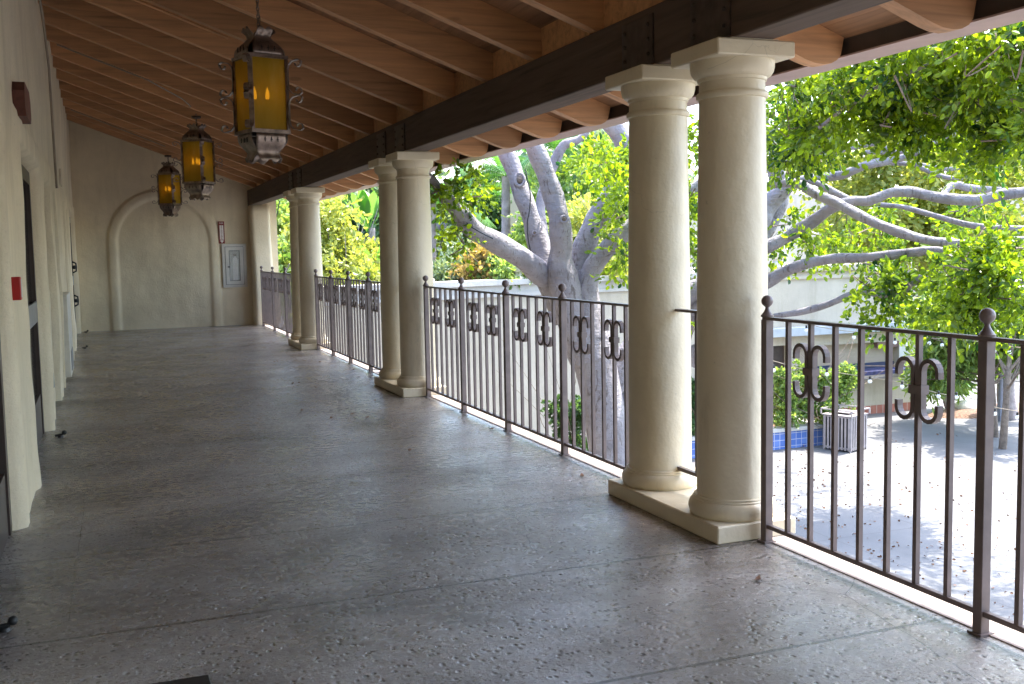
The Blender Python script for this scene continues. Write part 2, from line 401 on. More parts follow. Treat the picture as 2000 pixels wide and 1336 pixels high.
# ---- far end wall with its blind arch
FY = 21.2
xs = np.arange(-.6, 3.3, .025); zs = np.arange(0, 4.4, .025); Xg, Zg = np.meshgrid(xs, zs)
cx0, ro, ri, zc = 1.125, 1.02, .82, 1.64
dxo = np.abs(Xg-cx0); dist = np.where(Zg < zc, dxo, np.hypot(dxo, Zg-zc))
ringo = sstep(ro, ro-.06, dist) if False else 1-sstep(ro-.03, ro+.012, dist)
ringi = 1-sstep(ri-.0, ri+.05, dist)
Yd = FY-.038*ringo*(1-ringi)+.0*ringi + (vnoise(Xg, Zg, 1.2, 5)-.5)*.03+(vnoise(Xg, Zg, 5, 6)-.5)*.01
Yd -= .010*np.exp(-((dist-(ro+ri)/2)/.06)**2)
V = np.stack([Xg, Yd, Zg], -1).reshape(-1, 3); nz, nx = Xg.shape
I = np.arange(nz*nx).reshape(nz, nx); Q = np.stack([I[:-1, :-1], I[:-1, 1:], I[1:, 1:], I[1:, :-1]], -1).reshape(-1, 4)
EW = np_obj('end_wall', V, Q, m_wall, None, True)
tag(EW, 'cream stucco end wall with a blind arch moulding at the far end of the gallery', 'wall')
b = MB(); b.box(-.6, FY+.1, GZ, 3.25, FY+.4, 4.4); b.obj('wall_core', m_ext, EW)
b = MB(); b.box(-.75, -12.3, GZ, 3.1, -12.0, 4.3); tag(b.obj('rear_light_stop', m_wall), 'plain cream stucco wall added behind the viewer to cut light from the open end', 'wall')  # unseen, added to keep rear light off the rafter sides
# rounded stucco pier beside the end wall
prof = []; x0, x1, y0, y1 = 2.735, 3.10, 20.83, 21.24
def rr(x0, x1, y0, y1, r, n=6):
    out = []
    for cx, cy, a0 in ((x1-r, y0+r, -90), (x1-r, y1-r, 0), (x0+r, y1-r, 90), (x0+r, y0+r, 180)):
        for k in range(n+1): a = math.radians(a0+90*k/n); out.append((cx+r*math.cos(a), cy+r*math.sin(a)))
    return out
V = []; Fc = []; lev = np.linspace(GZ, 2.337, 40)
for z in lev:
    w = .0 if z < 0 else .02*math.sin(z*1.9)
    ring = rr(x0+w*.5, x1+max(0, w), y0-w*.3, y1, .07); n = len(ring)
    V += [(x+(random.random()-.5)*.004, y+(random.random()-.5)*.004, z) for x, y in ring]
for k in range(len(lev)-1):
    for i in range(n): j = (i+1) % n; Fc.append((k*n+i, k*n+j, (k+1)*n+j, (k+1)*n+i))
Fc.append(tuple((len(lev)-1)*n+i for i in range(n)))
tag(mesh_obj('stucco_pier', V, Fc, m_wall, None, True), 'square rounded stucco pier carrying the far end of the dark beam', 'pier')

# ================================================================ ROOF
SL = .37
def zr(x): return 2.645-SL*(x-2.75)      # underside of the rafters
RH = .215
RT = thing('timber_roof', (1.2, 8, 2.9), 'sloping timber roof with brown rafters and boards over the gallery', 'roof')
RO = np.array((1.2, 8, 2.9))
def rb(): return MB(RO)
def rafter_mb(y):
    m = rb(); xe = 3.76; w = .047
    prof = [(-.7, zr(-.7)), (3.50, zr(3.50))]
    cx_, cz_ = 3.50, zr(3.5)
    for k in range(1, 7):
        a = math.radians(90*k/6); prof.append((3.50+.24*math.sin(a), zr(3.5)-SL*.24*math.sin(a)+.16*(1-math.cos(a))))
    prof += [(3.75, zr(3.75)+RH), (-.7, zr(-.7)+RH)]
    m.prism(prof, 'y', y-w, y+w); return m
ry = [4.72+.92*k for k in range(-17, 18)]
for i, y in enumerate(ry):
    jit = random.uniform(-.008, .008)
    rafter_mb(y+jit).obj('rafter', m_raft, RT)
# boards running along the gallery, one by one
x = -.7; k = 0
while x < 3.76:
    w = .135; g = .004; z0 = zr(x)+RH+.001; z1 = zr(x+w)+RH+.001
    m = rb(); m.prism([(x+g/2, z0), (x+w-g/2, z1), (x+w-g/2, z1+.02), (x+g/2, z0+.02)], 'y', -11.9, 21.5); m.obj('ceiling_board', m_board, RT)
    x += w; k += 1
m = rb(); m.prism([(-1.2, zr(-1.2)+RH+.03), (3.8, zr(3.8)+RH+.03), (3.8, zr(3.8)+RH+.09), (-1.2, zr(-1.2)+RH+.09)], 'y', -12, 21.6)
m.obj('roof_deck', simple('clay_roof_deck', (.3, .14, .09), .8), RT)
m = rb(); m.box(2.72, -11.9, 2.337, 2.93, 21.18, 2.64, .006); BM = m.obj('beam', m_beam, RT)
for gy in (4.12, 9.62, 15.12):
    for cyy in (4.335, 5.05):
        y = gy-4.12+cyy; m = rb(); m.box(2.708, y-.17, 2.35, 2.72, y+.17, 2.6, .002)
        sp = m.obj('strap_plate', m_steel, BM)
        m = rb()
        for dy in (-.13, .13):
            for z in (2.40, 2.475, 2.55): m.sphere((2.705, y+dy, z), .011, 8, 6)
        m.obj('bolt', m_steel, sp)
for i in range(len(ry)-1):
    m = rb(); m.prism([(2.78, 2.641), (2.82, 2.641), (2.82, zr(2.82)+RH), (2.78, zr(2.78)+RH)], 'y', ry[i]+.055, ry[i+1]-.055)
    m.obj('blocking', m_raft, RT)
m = rb(); m.box(3.765, -11.9, 2.397, 3.80, 21.5, 2.50); m.obj('fascia', m_fasc, RT)
m = rb(); m.prism([(3.805, 2.395), (3.99, 2.395), (4.02, 2.43), (4.02, 2.53), (4.0, 2.53), (3.98, 2.415), (3.815, 2.415), (3.805, 2.52)], 'y', -11.9, 21.5); m.obj('gutter', m_gutter, RT)
m = rb(); m.box(3.74, -11.9, 2.386, 3.803, 21.5, 2.395); m.obj('drip_board', m_gutter, RT)

# ================================================================ COLUMNS
def column(y, label):
    x = 2.835
    t = thing('column', (x, y, .086), label, 'column', 'paired cream columns along the gallery'); o = (x, y, .086)
    pr = [(.20, .086), (.208, .095), (.213, .115), (.213, .135), (.207, .152), (.196, .163), (.192, .165), (.192, .172), (.186, .176), (.186, .184), (.179, .188)]
    m = MB(o); m.lathe(x, y, pr, 56); m.obj('base', m_paint, t, True)
    pr = [(.174, .188), (.1725, .2), (.172, .5), (.170, .9), (.167, 1.3), (.163, 1.6), (.159, 1.9), (.1565, 2.085)]
    m = MB(o); m.lathe(x, y, pr, 56); m.obj('shaft', m_paint, t, True)
    pr = [(.1565, 2.085), (.166, 2.089), (.17, 2.098), (.17, 2.108), (.165, 2.117), (.156, 2.12), (.154, 2.165), (.162, 2.168), (.163, 2.182), (.170, 2.184), (.182, 2.192), (.192, 2.207), (.198, 2.23), (.199, 2.258)]
    m = MB(o); m.lathe(x, y, pr, 56); m.obj('capital', m_paint, t, True)
    m = MB(o); m.box(x-.212, y-.212, 2.257, x+.205, y+.212, 2.331, .006); m.box(x-.13, y-.2, 2.331, x+.12, y+.2, 2.3365); m.obj('abacus', m_paint, t)
names = ['nearest', 'middle', 'farthest']
for g, gy in enumerate((4.12, 9.62, 15.12)):
    pos = ['front column of the nearest pair with the brown railing post against it', 'rear column of the nearest pair half hidden behind the front one',
           'front column of the middle pair, its shaft beside the long railing', 'rear column of the middle pair overlapped by the one in front',
           'front column of the farthest pair, near the stucco pier', 'rear column of the farthest pair, closest to the end wall']
    column(gy+.215, 'cream '+pos[g*2]); column(gy+.93, 'cream '+pos[g*2+1])
    m = MB(); m.box(2.615, gy, 0.0005, 3.055, gy+1.145, .086, .006)
    tag(m.obj('plinth', m_paint), 'low cream rectangular plinth under the %s pair of columns' % names[g], 'plinth', 'plinths under the column pairs')

# ================================================================ RAILINGS
RX = 2.855
def sc_mb(y, o, detail=True):
    m = MB(o); n = 8 if detail else 5
    for s in (-1, 1):
        P = []; cyc = y+s*.0625; R_ = .0425
        P.append((RX, y+s*.105, .84+.05))
        P.append((RX, y+s*.105, .84+.075))
        for k in range(n+1): a = math.pi*k/n; P.append((RX, cyc+s*R_*math.cos(a), .84+.072+R_*math.sin(a)))
        for k in range(n+1): a = math.pi*k/n; P.append((RX, cyc-s*R_*math.cos(a), .84-.072-R_*math.sin(a)))
        P.append((RX, y+s*.105, .84-.075)); P.append((RX, y+s*.105, .84-.05))
        m.ribbon(P, .026, .0165, (1, 0, 0))
    m.box(RX-.019, y-.034, .824, RX+.019, y+.034, .858)
    return m
def railing(posts, ya, yb, nb, label, steps):
    """rail from ya (near) to yb (far); posts = y list; steps: list of (y0,y1,n intervals)"""
    o = (RX, (ya+yb)/2, 0); t = thing('railing', o, label, 'railing', 'iron railing sections between the columns')
    m = MB(o); m.box(RX-.019, ya, 1.05, RX+.019, yb, 1.064, .002); m.obj('top_rail', m_iron, t)
    m = MB(o); m.box(RX-.012, ya, .068, RX+.012, yb, .088, .002); m.obj('bottom_rail', m_iron, t)
    for y in posts:
        m = MB(o); m.box(RX-.0205, y-.0205, 0.001, RX+.0205, y+.0205, 1.051, .002); m.box(RX-.032, y-.032, .0005, RX+.032, y+.032, .008)
        p = m.obj('post', m_iron, t)
        m = MB(o); m.lathe(RX, y, [(.029, 1.0641), (.029, 1.072), (.026, 1.074), (.016, 1.088), (.010, 1.1), (.009, 1.108), (.013, 1.112)]+[(.0275*math.sin(math.pi*k/12), 1.137-.0275*math.cos(math.pi*k/12)) for k in range(2, 12)]+[(.001, 1.1645)], 24)
        m.obj('ball_finial', m_iron, p, True)
    for (y0, y1, n, sc) in steps:
        for i in range(1, n):
            y = y0+(y1-y0)*i/n; m = MB(o); w = .0098
            m.box(RX-w, y-w, .087, RX+w, y+w, 1.051); bl = m.obj('baluster', m_iron, t)
            if i in sc: sc_mb(y, o).obj('scroll', m_iron, bl)
    return t
S7 = (2, 5)
railing([4.075, 2.78, 1.48], .9, 4.09, 0, 'brown iron railing section nearest the viewer, in front of the sunlit courtyard', [(4.075, 2.78, 8, (2, 6)), (2.78, 1.48, 8, (2, 6))])
def bay(p0, sp, n, yb, label):
    ps = [p0-sp*i for i in range(n)]; st = [(ps[i], ps[i+1], 7, S7) for i in range(n-1)]
    st.append((ps[-1], ps[-1]-sp, 7, S7)); railing(ps, yb, p0+.02, 0, label, st)
bay(9.575, 1.06, 4, 5.2, 'brown iron railing section in front of the big grey tree trunk')
bay(15.075, 1.06, 4, 10.7, 'brown iron railing section between the middle and farthest column pairs')
ps = [20.6, 19.2, 17.8]; railing(ps, 16.2, 20.62, 0, 'brown iron railing section beside the far stucco pier', [(20.6, 19.2, 9, (2, 4, 7)), (19.2, 17.8, 9, (2, 5, 7)), (17.8, 16.4, 9, (2, 5, 7))])
for g, nm_ in ((0, 'nearest'), (1, 'middle'), (2, 'farthest')):
    gy = 4.12+5.5*g; ya, yb = gy+.37, gy+.77; o = (RX, (ya+yb)/2, 0)
    t = thing('rail_infill', o, 'short one-bar iron railing piece between the %s pair of columns' % nm_, 'railing', 'short railing pieces between paired columns')
    m = MB(o); m.box(RX-.019, ya, 1.05, RX+.019, yb, 1.064); m.obj('top_rail', m_iron, t)
    m = MB(o); m.box(RX-.012, ya, .19, RX+.012, yb, .21); m.obj('bottom_rail', m_iron, t)
    m = MB(o); m.box(RX-.0098, (ya+yb)/2-.0098, .208, RX+.0098, (ya+yb)/2+.0098, 1.051); m.obj('baluster', m_iron, t)

# ================================================================ LANTERNS
def amber():
    t = NT('amber_lantern_glass'); n = t.noise(5, 4, .6, t.mapv((1, 1, .4)))
    c = t.ramp(n, [(.3, (.56, .41, .04)), (.55, (.72, .55, .08)), (.75, (.84, .68, .20))])
    t.l(c, t.b.inputs['Base Color']); t.b.inputs['Roughness'].default_value = .35; t.b.inputs['Transmission Weight'].default_value = 0
    tr = t.n('ShaderNodeBsdfTransparent'); tr.inputs[0].default_value = (.95, .82, .32, 1)
    tl = t.n('ShaderNodeBsdfTranslucent'); t.l(c, tl.inputs[0])
    m1 = t.n('ShaderNodeMixShader'); m1.inputs[0].default_value = .5; t.l(t.b.outputs[0], m1.inputs[1]); t.l(tl.outputs[0], m1.inputs[2])
    m2 = t.n('ShaderNodeMixShader'); m2.inputs[0].default_value = .52; t.l(m1.outputs[0], m2.inputs[1]); t.l(tr.outputs[0], m2.inputs[2])
    t.l(m2.outputs[0], t.t.nodes['Material Output'].inputs[0]); return t.m
m_amber = amber()
def bulbm():
    t = NT('warm_lit_candle_bulb'); t.b.inputs['Base Color'].default_value = (.9, .6, .25, 1); t.b.inputs['Emission Color'].default_value = (1, .55, .15, 1); t.b.inputs['Emission Strength'].default_value = .25; t.b.inputs['Roughness'].default_value = .2; return t.m
m_bulb = bulbm(); m_candle = simple('ivory_candle_sleeve', (.75, .62, .35), .5, .1)
def make_lantern():
    # local coordinates: origin at the middle of the glass box
    t = thing('lantern', (0, 0, 0), '', 'lantern', 'hanging iron lanterns with amber glass')
    h = .27; s = .14; zt = .27; zb = -.27
    m = MB()
    for sx in (-1, 1):
        for sy in (-1, 1): m.box(sx*s-.011, sy*s-.011, zb, sx*s+.011, sy*s+.011, zt)
    for z, w in ((zt-.012, .026), (zb-.012, .026)):
        for k in (-1, 1):
            m.box(-s-.014, k*s-.0125, z, s+.014, k*s+.0125, z+w); m.box(k*s-.012, -s+.013, z, k*s+.012, s-.013, z+w)
    m.obj('cage', m_lan, t)
    for k in range(4):
        a = k*math.pi/2; R = Matrix.Rotation(a, 3, 'Z'); q = MB(); q.box(-s+.011, -s+.002, zb+.014, s-.011, -s+.006, zt-.012)
        q.v = [tuple(R@Vector(v)) for v in q.v]; q.obj('glass_pane', m_amber, t)
        # top leaf plate: curves inward and flips out, with a scalloped tip
        for (zs_, sg, L, nm) in ((zt+.014, 1, .178, 'top_leaf'), (zb-.014, -1, .178, 'bottom_leaf')):
            V = []; NU, NV = 12, 9
            for j in range(NV):
                vv = j/(NV-1)
                for i in range(NU):
                    u = i/(NU-1)*2-1
                    if sg > 0: rad = s*(1-.62*sstep(.15, .85, vv))+.05*max(0, vv-.82)/.18; hw = .118*(1-.48*sstep(.15, .9, vv)); 
                    else: rad = s*(1-.45*sstep(.2, .85, vv))+.03*max(0, vv-.8)/.2; hw = .118*(1-.3*sstep(.3, .95, vv))
                    tip = 0
                    if vv > .8: tip = (abs(math.sin(u*math.pi*1.0))*.03-.0)*(vv-.8)/.2*sg
                    V.append((u*hw, -rad-.004, zs_+sg*(L*vv)+tip))
            Fc = []
            for j in range(NV-1):
                for i in range(NU-1): a0 = j*NU+i; Fc.append((a0, a0+1, a0+1+NU, a0+NU))
            V = [tuple(R@Vector(v)) for v in V]
            o = mesh_obj(nm, V, Fc, m_lan, t, True); so_ = o.modifiers.new('s', 'SOLIDIFY'); so_.thickness = .004; so_.offset = 0
            for ux in (-.05, 0, .05):
                q = MB(); zz = zs_+sg*.045; q.box(ux-.002, -s*.99-.012, zz-.018, ux+.002, -s*.99-.008, zz+.018); q.box(ux-.009, -s*.99-.012, zz-.002, ux+.009, -s*.99-.0085, zz+.002)
                q.v = [tuple(R@Vector(v)) for v in q.v]; q.obj('punched_cross', m_black, o)
        # scroll straps on the corner
        d = np.array([1, -1, 0])/math.sqrt(2); side = np.array([1, 1, 0])/math.sqrt(2)
        q = MB()
        for (z0, z1) in ((.01, .25), (-.25, -.01)):
            P = []; r0 = s*math.sqrt(2)+.012; cr = .024
            for k2 in range(9):
                an = math.radians(-150+k2*30); P.append((r0+.045+cr*math.cos(an), z1-.01+cr*math.sin(an)))
            P = P[::-1]; P2 = [(r0+.045, z1+cr-.01), (r0+.02, z1+.005), (r0+.004, z1-.03), (r0, z1-.07), (r0, z0+.07), (r0+.004, z0+.03), (r0+.02, z0-.005)]
            up = []; 
            for k2 in range(9):
                an = math.radians(250-k2*34); up.append((r0+.05+cr*math.cos(an), z1-.012+cr*math.sin(an)))
            cr = .032; top = [(r0+.078+cr*(1-.35*(a_ < 0))*math.cos(math.radians(a_)), z1-.024+cr*(1-.35*(a_ < 0))*math.sin(math.radians(a_))) for a_ in (-190, -140, -95, -50, -10, 35, 75, 110)]
            bot = [(u_, (z0+z1)-w_) for u_, w_ in top[::-1]]
            path = top+[(r0+.03, z1-.004), (r0+.007, z1-.03), (r0, z1-.06), (r0, z0+.06), (r0+.007, z0+.03), (r0+.03, z0+.004)]+bot
            q.ribbon([tuple(d*u_+np.array([0, 0, w_])) for u_, w_ in path], .036, .006, side)
        q.v = [tuple(R@Vector(v)) for v in q.v]; q.obj('scroll_strap', m_lan, t)
    m = MB(); m.box(-s+.01, -s+.01, zb-.006, s-.01, s-.01, zb+.002); m.box(-s+.01, -s+.01, zt+.002, s-.01, s-.01, zt+.008); m.tube([(0, 0, zt), (0, 0, zt+.22)], .012, 10); m.obj('cage_plate', m_black, t)
    m = MB(); m.tube([(0, 0, zb), (0, 0, -.08)], .012, 10)
    cn = []
    for k in range(4):
        a = math.radians(20+90*k); c_, s_ = math.cos(a), math.sin(a)
        m.tube([(0, 0, -.17), (.03*c_, .03*s_, -.185), (.06*c_, .06*s_, -.175), (.065*c_, .065*s_, -.14), (.065*c_, .065*s_, -.1)], .006, 8)
    ca = m.obj('candelabra', m_lan, t)
    for k in range(4):
        a = math.radians(20+90*k); c_, s_ = .065*math.cos(a), .065*math.sin(a)
        m = MB(); m.lathe(c_, s_, [(.013, -.1), (.013, -.03)], 12); cd = m.obj('candle_sleeve', m_candle, ca)
        m = MB(); m.lathe(c_, s_, [(.006, -.03), (.013, -.012), (.0155, .005), (.012, .025), (.006, .045), (.001, .065)], 12); m.obj('bulb', m_bulb, ca, True)
    return t
def chain_mb(z0, z1):
    m = MB(); z = z0; k = 0; L = .034
    while z < z1-.01:
        P = []; 
        for i in range(13):
            a = 2*math.pi*i/12; u = .0095*math.cos(a); w = (L*.5+.003)*math.sin(a)
            P.append((u, 0, z+L/2+w) if k % 2 else (0, u, z+L/2+w))
        m.tube(P, .0042, 5, False); z += L*.82; k += 1
    m.tube([(.01, 0, z0), (.02, .008, (z0*2+z1)/3), (-.008, .01, (z0+2*z1)/3), (.004, 0, z1)], .003, 5)
    return m
L0 = make_lantern()
LAB = ['large amber glass lantern hanging nearest the viewer', 'middle one of the three amber glass lanterns, near the junction box', 'farthest and smallest-looking amber lantern in front of the arched end wall']
LP = [(*on(510, 188, 'y', 8.02), math.radians(17.3)), (*on(387, 317, 'y', 14.4), math.radians(-38)), (*on(331, 370, 'y', 20.2), math.radians(-33.5))]
lans = [L0, copy_tree(L0), copy_tree(L0)]
for o, (x, y, z, rz), lb in zip(lans, LP, LAB):
    o.location = (x, y, z); o.rotation_euler = (0, 0, rz); o['label'] = lb
    top = zr(x)-z+(RH if y < 10 else 0); chain_mb(.42, top).obj('chain', m_lan, o, True)
    m = MB(); m.lathe(0, 0, [(.055, top-.03), (.06, top-.02), (.06, top-.002)], 20); m.obj('ceiling_cap', m_steel, o)
# conduit on the wall and ceiling
m_cond = simple('painted_conduit', (.30, .24, .17), .5, .2)
def pipe(P, r, label, cat='conduit', mat=None, name='conduit'):
    m = MB(); m.tube(P, r, 8); return tag(m.obj(name, mat or m_cond, None, True), label, cat)
pipe([(-.40, 10.0, 3.74), (-.405, 11.0, 3.66), (-.41, 11.5, 3.55), (-.40, 11.65, 3.3), (-.395, 11.65, 2.6), (-.39, 11.65, 2.1)], .012, 'thin painted conduit running down the left stucco wall from the rafters')
pipe([(-.35, 13.02, zr(-.35)-.012), (.6, 13.02, zr(.6)-.012), (1.0, 13.4, zr(1.0)-.012), (1.12, 13.72, zr(1.12)-.012)], .009, 'thin conduit along the rafters leading to the middle lantern')
pipe([(-.35, 9.4, zr(-.35)-.012), (1.1, 9.4, zr(1.1)-.012)], .012, 'thin dark conduit across the rafter ends above the nearest lantern', mat=m_raft)
pipe([(-.35, 18.6, zr(-.35)-.012), (1.1, 18.9, zr(1.1)-.012)], .009, 'thin conduit along the far rafters leading to the farthest lantern')

# ================================================================ SMALL THINGS ON THE WALLS
# fire cabinet on the end wall
o = (2.42, FY-.02, 1.17)
t = thing('fire_cabinet', o, 'white metal fire extinguisher cabinet with glass door on the end wall', 'cabinet')
def ring_mb(o, x0, z0, x1, z1, w, ya, yb):
    m = MB(o); m.box(x0, ya, z0, x1, yb, z0+w); m.box(x0, ya, z1-w, x1, yb, z1); m.box(x0, ya, z0+w, x0+w, yb, z1-w); m.box(x1-w, ya, z0+w, x1, yb, z1-w); return m
ring_mb(o, 2.19, .75, 2.65, 1.60, .055, FY-.055, FY+.05).obj('frame', m_white, t)
dr = ring_mb(o, 2.25, .81, 2.59, 1.54, .07, FY-.07, FY-.04).obj('door', m_white, t)
m = MB(o); m.box(2.32, FY-.058, .88, 2.52, FY-.054, 1.47)
gm = NT('clear_cabinet_glass'); gm.done((.9, .92, .9), .05); trn = gm.n('ShaderNodeBsdfTransparent'); mx = gm.n('ShaderNodeMixShader'); mx.inputs[0].default_value = .75
gm.l(gm.b.outputs[0], mx.inputs[1]); gm.l(trn.outputs[0], mx.inputs[2]); gm.l(mx.outputs[0], gm.t.nodes['Material Output'].inputs[0])
m.obj('pane', gm.m, dr)
ring_mb(o, 2.243, .803, 2.597, 1.547, .007, FY-.0565, FY-.0551).obj('gasket', m_black, t); ring_mb(o, 2.318, .878, 2.522, 1.472, .006, FY-.0715, FY-.0702).obj('gasket', m_black, dr)
m = MB(o); m.box(2.285, FY-.085, 1.14, 2.33, FY-.071, 1.165); m.obj('latch', m_black, dr)
m = MB(o); m.box(2.245, FY-.048, .80, 2.595, FY-.045, 1.55); m.obj('back_panel', simple('cabinet_back', (.26, .26, .22), .5, .1), t)
t = thing('fire_extinguisher', (2.43, FY-.05, .95), 'pale fire extinguisher standing inside the glass-fronted cabinet', 'extinguisher')
o = (2.43, FY-.05, .95)
m = MB(o); m.lathe(2.43, FY-.051, [(.005, .885), (.045, .89), (.05, .9), (.05, 1.28), (.04, 1.32), (.015, 1.34), (.015, 1.36)], 20)
m.v = [(x, y*.06, z) for x, y, z in m.v]; m.obj('cylinder', m_white, t, True)
m = MB(o); m.box(2.40, FY-.0535, 1.36, 2.46, FY-.0505, 1.40); m.obj('valve', m_black, t)
# sign
def text_obj(s, size, loc, rot, mat, parent, name='lettering', ext=.0006, sx=1):
    c = bpy.data.curves.new(name, 'FONT'); c.body = s; c.size = size; c.align_x = 'CENTER'; c.align_y = 'CENTER'; c.extrude = ext; c.space_character = 1.0
    tmp = bpy.data.objects.new(name, c); COL.objects.link(tmp); bpy.context.view_layer.update()
    me = bpy.data.meshes.new_from_object(tmp.evaluated_get(bpy.context.evaluated_depsgraph_get())); bpy.data.objects.remove(tmp)
    me.materials.clear(); me.materials.append(mat)
    o = bpy.data.objects.new(name, me); COL.objects.link(o); o.parent = parent; o.location = loc; o.rotation_euler = rot; o.scale = (sx, 1, 1); return o
sx, sz = 2.20, 1.825; o = (sx, FY-.03, sz)
m_signr = simple('sign_red', (.22, .02, .02), .4, .1); m_signw = simple('sign_white', (.8, .78, .74), .4, .05)
t = thing('fire_sign', o, 'tall narrow red and white sign above the cabinet', 'sign')
m = MB(o); m.box(sx-.055, FY-.035, sz-.215, sx+.055, FY-.03, sz+.215); m.obj('panel', m_signr, t)
m = MB(o); m.box(sx-.036, FY-.038, sz-.14, sx+.036, FY-.0355, sz+.14); m.obj('panel_field', m_signw, t)
text_obj('FIRE', .042, (0, -.0065, .178), (math.pi/2, 0, 0), m_signw, t)
for i, ch in enumerate('EXTINGUISHER'):
    text_obj(ch, .027, (0, -.009, .125-i*.0226), (math.pi/2, 0, 0), m_signr, t, sx=1.5)
m = MB(); m.prism([(-.03, -.15), (.03, -.15), (.03, -.17), (0, -.205), (-.03, -.17)], 'y', -.0075, -.0055); m.obj('arrow', m_signw, t)
# wooden plaque
m = MB(); m.prism([(6.92, 2.29), (6.99, 2.25), (7.42, 2.25), (7.49, 2.29), (7.49, 2.39), (7.42, 2.45), (6.99, 2.45), (6.92, 2.39)], 'x', -.46, -.378)
tag(m.obj('wooden_plaque', wood('plaque_wood', (.16, .05, .03), 'y')), 'carved dark red wooden plaque above the second door on the left wall', 'plaque')
m = MB((-.4, 5.95, 1.25)); m.box(-.44, 5.93, 1.185, -.395, 5.99, 1.305, .004)
r = m.obj('fire_alarm', m_red); tag(r, 'small red fire alarm pull box on the left wall', 'fire alarm'); r.location = (-.4, 5.95, 1.25)
m = MB((-.4, 5.95, 1.25)); m.box(-.3948, 5.94, 1.2, -.392, 5.98, 1.29); m.obj('pull_plate', m_white, r)
m = MB(); m.box(-.47, 9.62, .30, -.43, 9.70, .42, .003); tag(m.obj('outlet_box', m_grey), 'small grey outlet box low on the left wall', 'outlet')
m = MB(); m.box(-.47, 12.75, .05, -.385, 13.9, .98, .006); wp = m.obj('utility_panel', m_white); tag(wp, 'low white utility panel on the left wall with a grey vent', 'panel')
m = MB(); m.box(-.386, 13.0, .1, -.379, 13.6, .33); m.obj('vent', m_grey, wp)
for (y, z, lb) in ((5.9, 2.95, 'nearest of the small oval conduit plates high on the left wall'), (14.5, 2.4, 'farther small oval plate high on the left wall')):
    m = MB(); V = []
    m.add([( -.425, y+.16*math.cos(a), z+.11*math.sin(a)) for a in np.linspace(0, 2*math.pi, 24, endpoint=False)]+[(-.44, y+.17*math.cos(a), z+.12*math.sin(a)) for a in np.linspace(0, 2*math.pi, 24, endpoint=False)], [tuple(range(24))]+[(i, (i+1) % 24, (i+1) % 24+24, i+24) for i in range(24)])
    tag(m.obj('vent_cover', m_wall), lb, 'vent cover')
DS = [(-.40, 4.28, 'nearest black door stop at the left edge'), (-.36, 8.82, 'black door stop by the second door'), (-.30, 17.25, 'small black door stop before the far door'), (-.33, 20.9, 'farthest black door stop at the corner of the end wall')]
for x, y, lb in DS:
    m = MB(); m.tube([(x-.05, y, .015), (x, y, .022), (x+.015, y, .034)], [.009, .009, .011], 8); m.sphere((x+.018, y, .036), .018, 14, 8); m.lathe(x-.01, y, [(.022, .001), (.018, .014), (.008, .018)], 14)
    tag(m.obj('door_stop', m_black, None, True), lb, 'door stop', 'black door stops along the left wall')
m = MB(); m.box(-.5, 2.6, .001, .262, 3.505, .014, .003); tag(m.obj('door_mat', m_black), 'corner of a black rubber door mat at the bottom edge', 'door mat')
m_dry = simple('dry_leaf', (.16, .07, .03), .7, .5, 30)
FL = [(618, 757), (571, 749), (584, 748), (620, 749), (701, 736), (733, 783), (716, 816), (648, 817), (687, 809), (590, 802), (1138, 930), (1480, 1133), (535, 707), (542, 706), (625, 707), (560, 690), (690, 722), (340, 652), (800, 880), (960, 838)]
for i, (px, py) in enumerate(FL):
    p = on(px, py, 'z', .004); m = MB(p); a = random.random()*6; L = random.uniform(.022, .042); w = L*.42
    c, s = math.cos(a), math.sin(a); R2 = lambda u, v, z: (p[0]+u*c-v*s, p[1]+u*s+v*c, .002+z)
    V = [R2(-L, 0, .012), R2(-L*.3, w, .004), R2(L*.4, w*.8, .008), R2(L, 0, .016), R2(L*.4, -w*.8, .003), R2(-L*.3, -w, .012), R2(0, 0, .0005)]
    m.add(V, [(0, 6, 1), (1, 6, 2), (2, 6, 3), (3, 6, 4), (4, 6, 5), (5, 6, 0)]); q = m.obj('fallen_leaf', m_dry); q.location = tuple(p)
    tag(q, 'small dry brown leaf lying on the gallery floor', 'leaf', 'dry leaves scattered on the gallery floor')
# curb strip outside the railing is part of the slab edge: a slightly rough band, widened and paled to brighten the sunlit strip
m = MB(); m.box(2.862, -4, .0005, 3.031, 21.5, .005); tag(m.obj('slab_edge', simple('slab_edge_sun_tint', (.30, .25, .225), .8, .25, 9, .5, 50, .006)), 'concrete edge strip outside the railing, paled to brighten its sunlit band', kind='structure')

exec_env = None
# ================================================================ COURTYARD
m = MB(); m.add([(-150, -80, GZ), (250, -80, GZ), (250, 300, GZ), (-150, 300, GZ)], [(0, 1, 2, 3)])
tag(m.obj('ground', m_ground), 'pale concrete courtyard paving', kind='structure')
GA = m_ext
# curved low building wall behind the big tree
pts = [(3.75, 19.17), (4.5, 19.35), (6, 19.72), (8, 20.25), (11, 20.75), (13.2, 21.0)]
def wallstrip(pts, z0, z1, th, o=(0, 0, 0), off=0):
    m = MB(o); n = len(pts); P = np.array(pts, float); T = np.gradient(P, axis=0); T /= np.linalg.norm(T, axis=1)[:, None]; N = np.stack([T[:, 1], -T[:, 0]], 1)
    A = P+N*off; B = P-N*th
    V = [(*a, z0) for a in A]+[(*a, z1) for a in A]+[(*b_, z1) for b_ in B]+[(*b_, z0) for b_ in B]; Fc = []
    for i in range(n-1):
        for k in range(3): Fc.append((k*n+i, k*n+i+1, (k+1)*n+i+1, (k+1)*n+i))
    Fc += [(0, n, 2*n, 3*n), (n-1, 2*n-1, 3*n-1, 4*n-1)]
    return m.add(V, Fc)
P2 = catmull(pts, 6)
t = thing('terrace_building', (6, 19.8, GZ), 'low cream stucco building with moulded coping behind the big grey tree', 'building'); o = (6, 19.8, GZ)
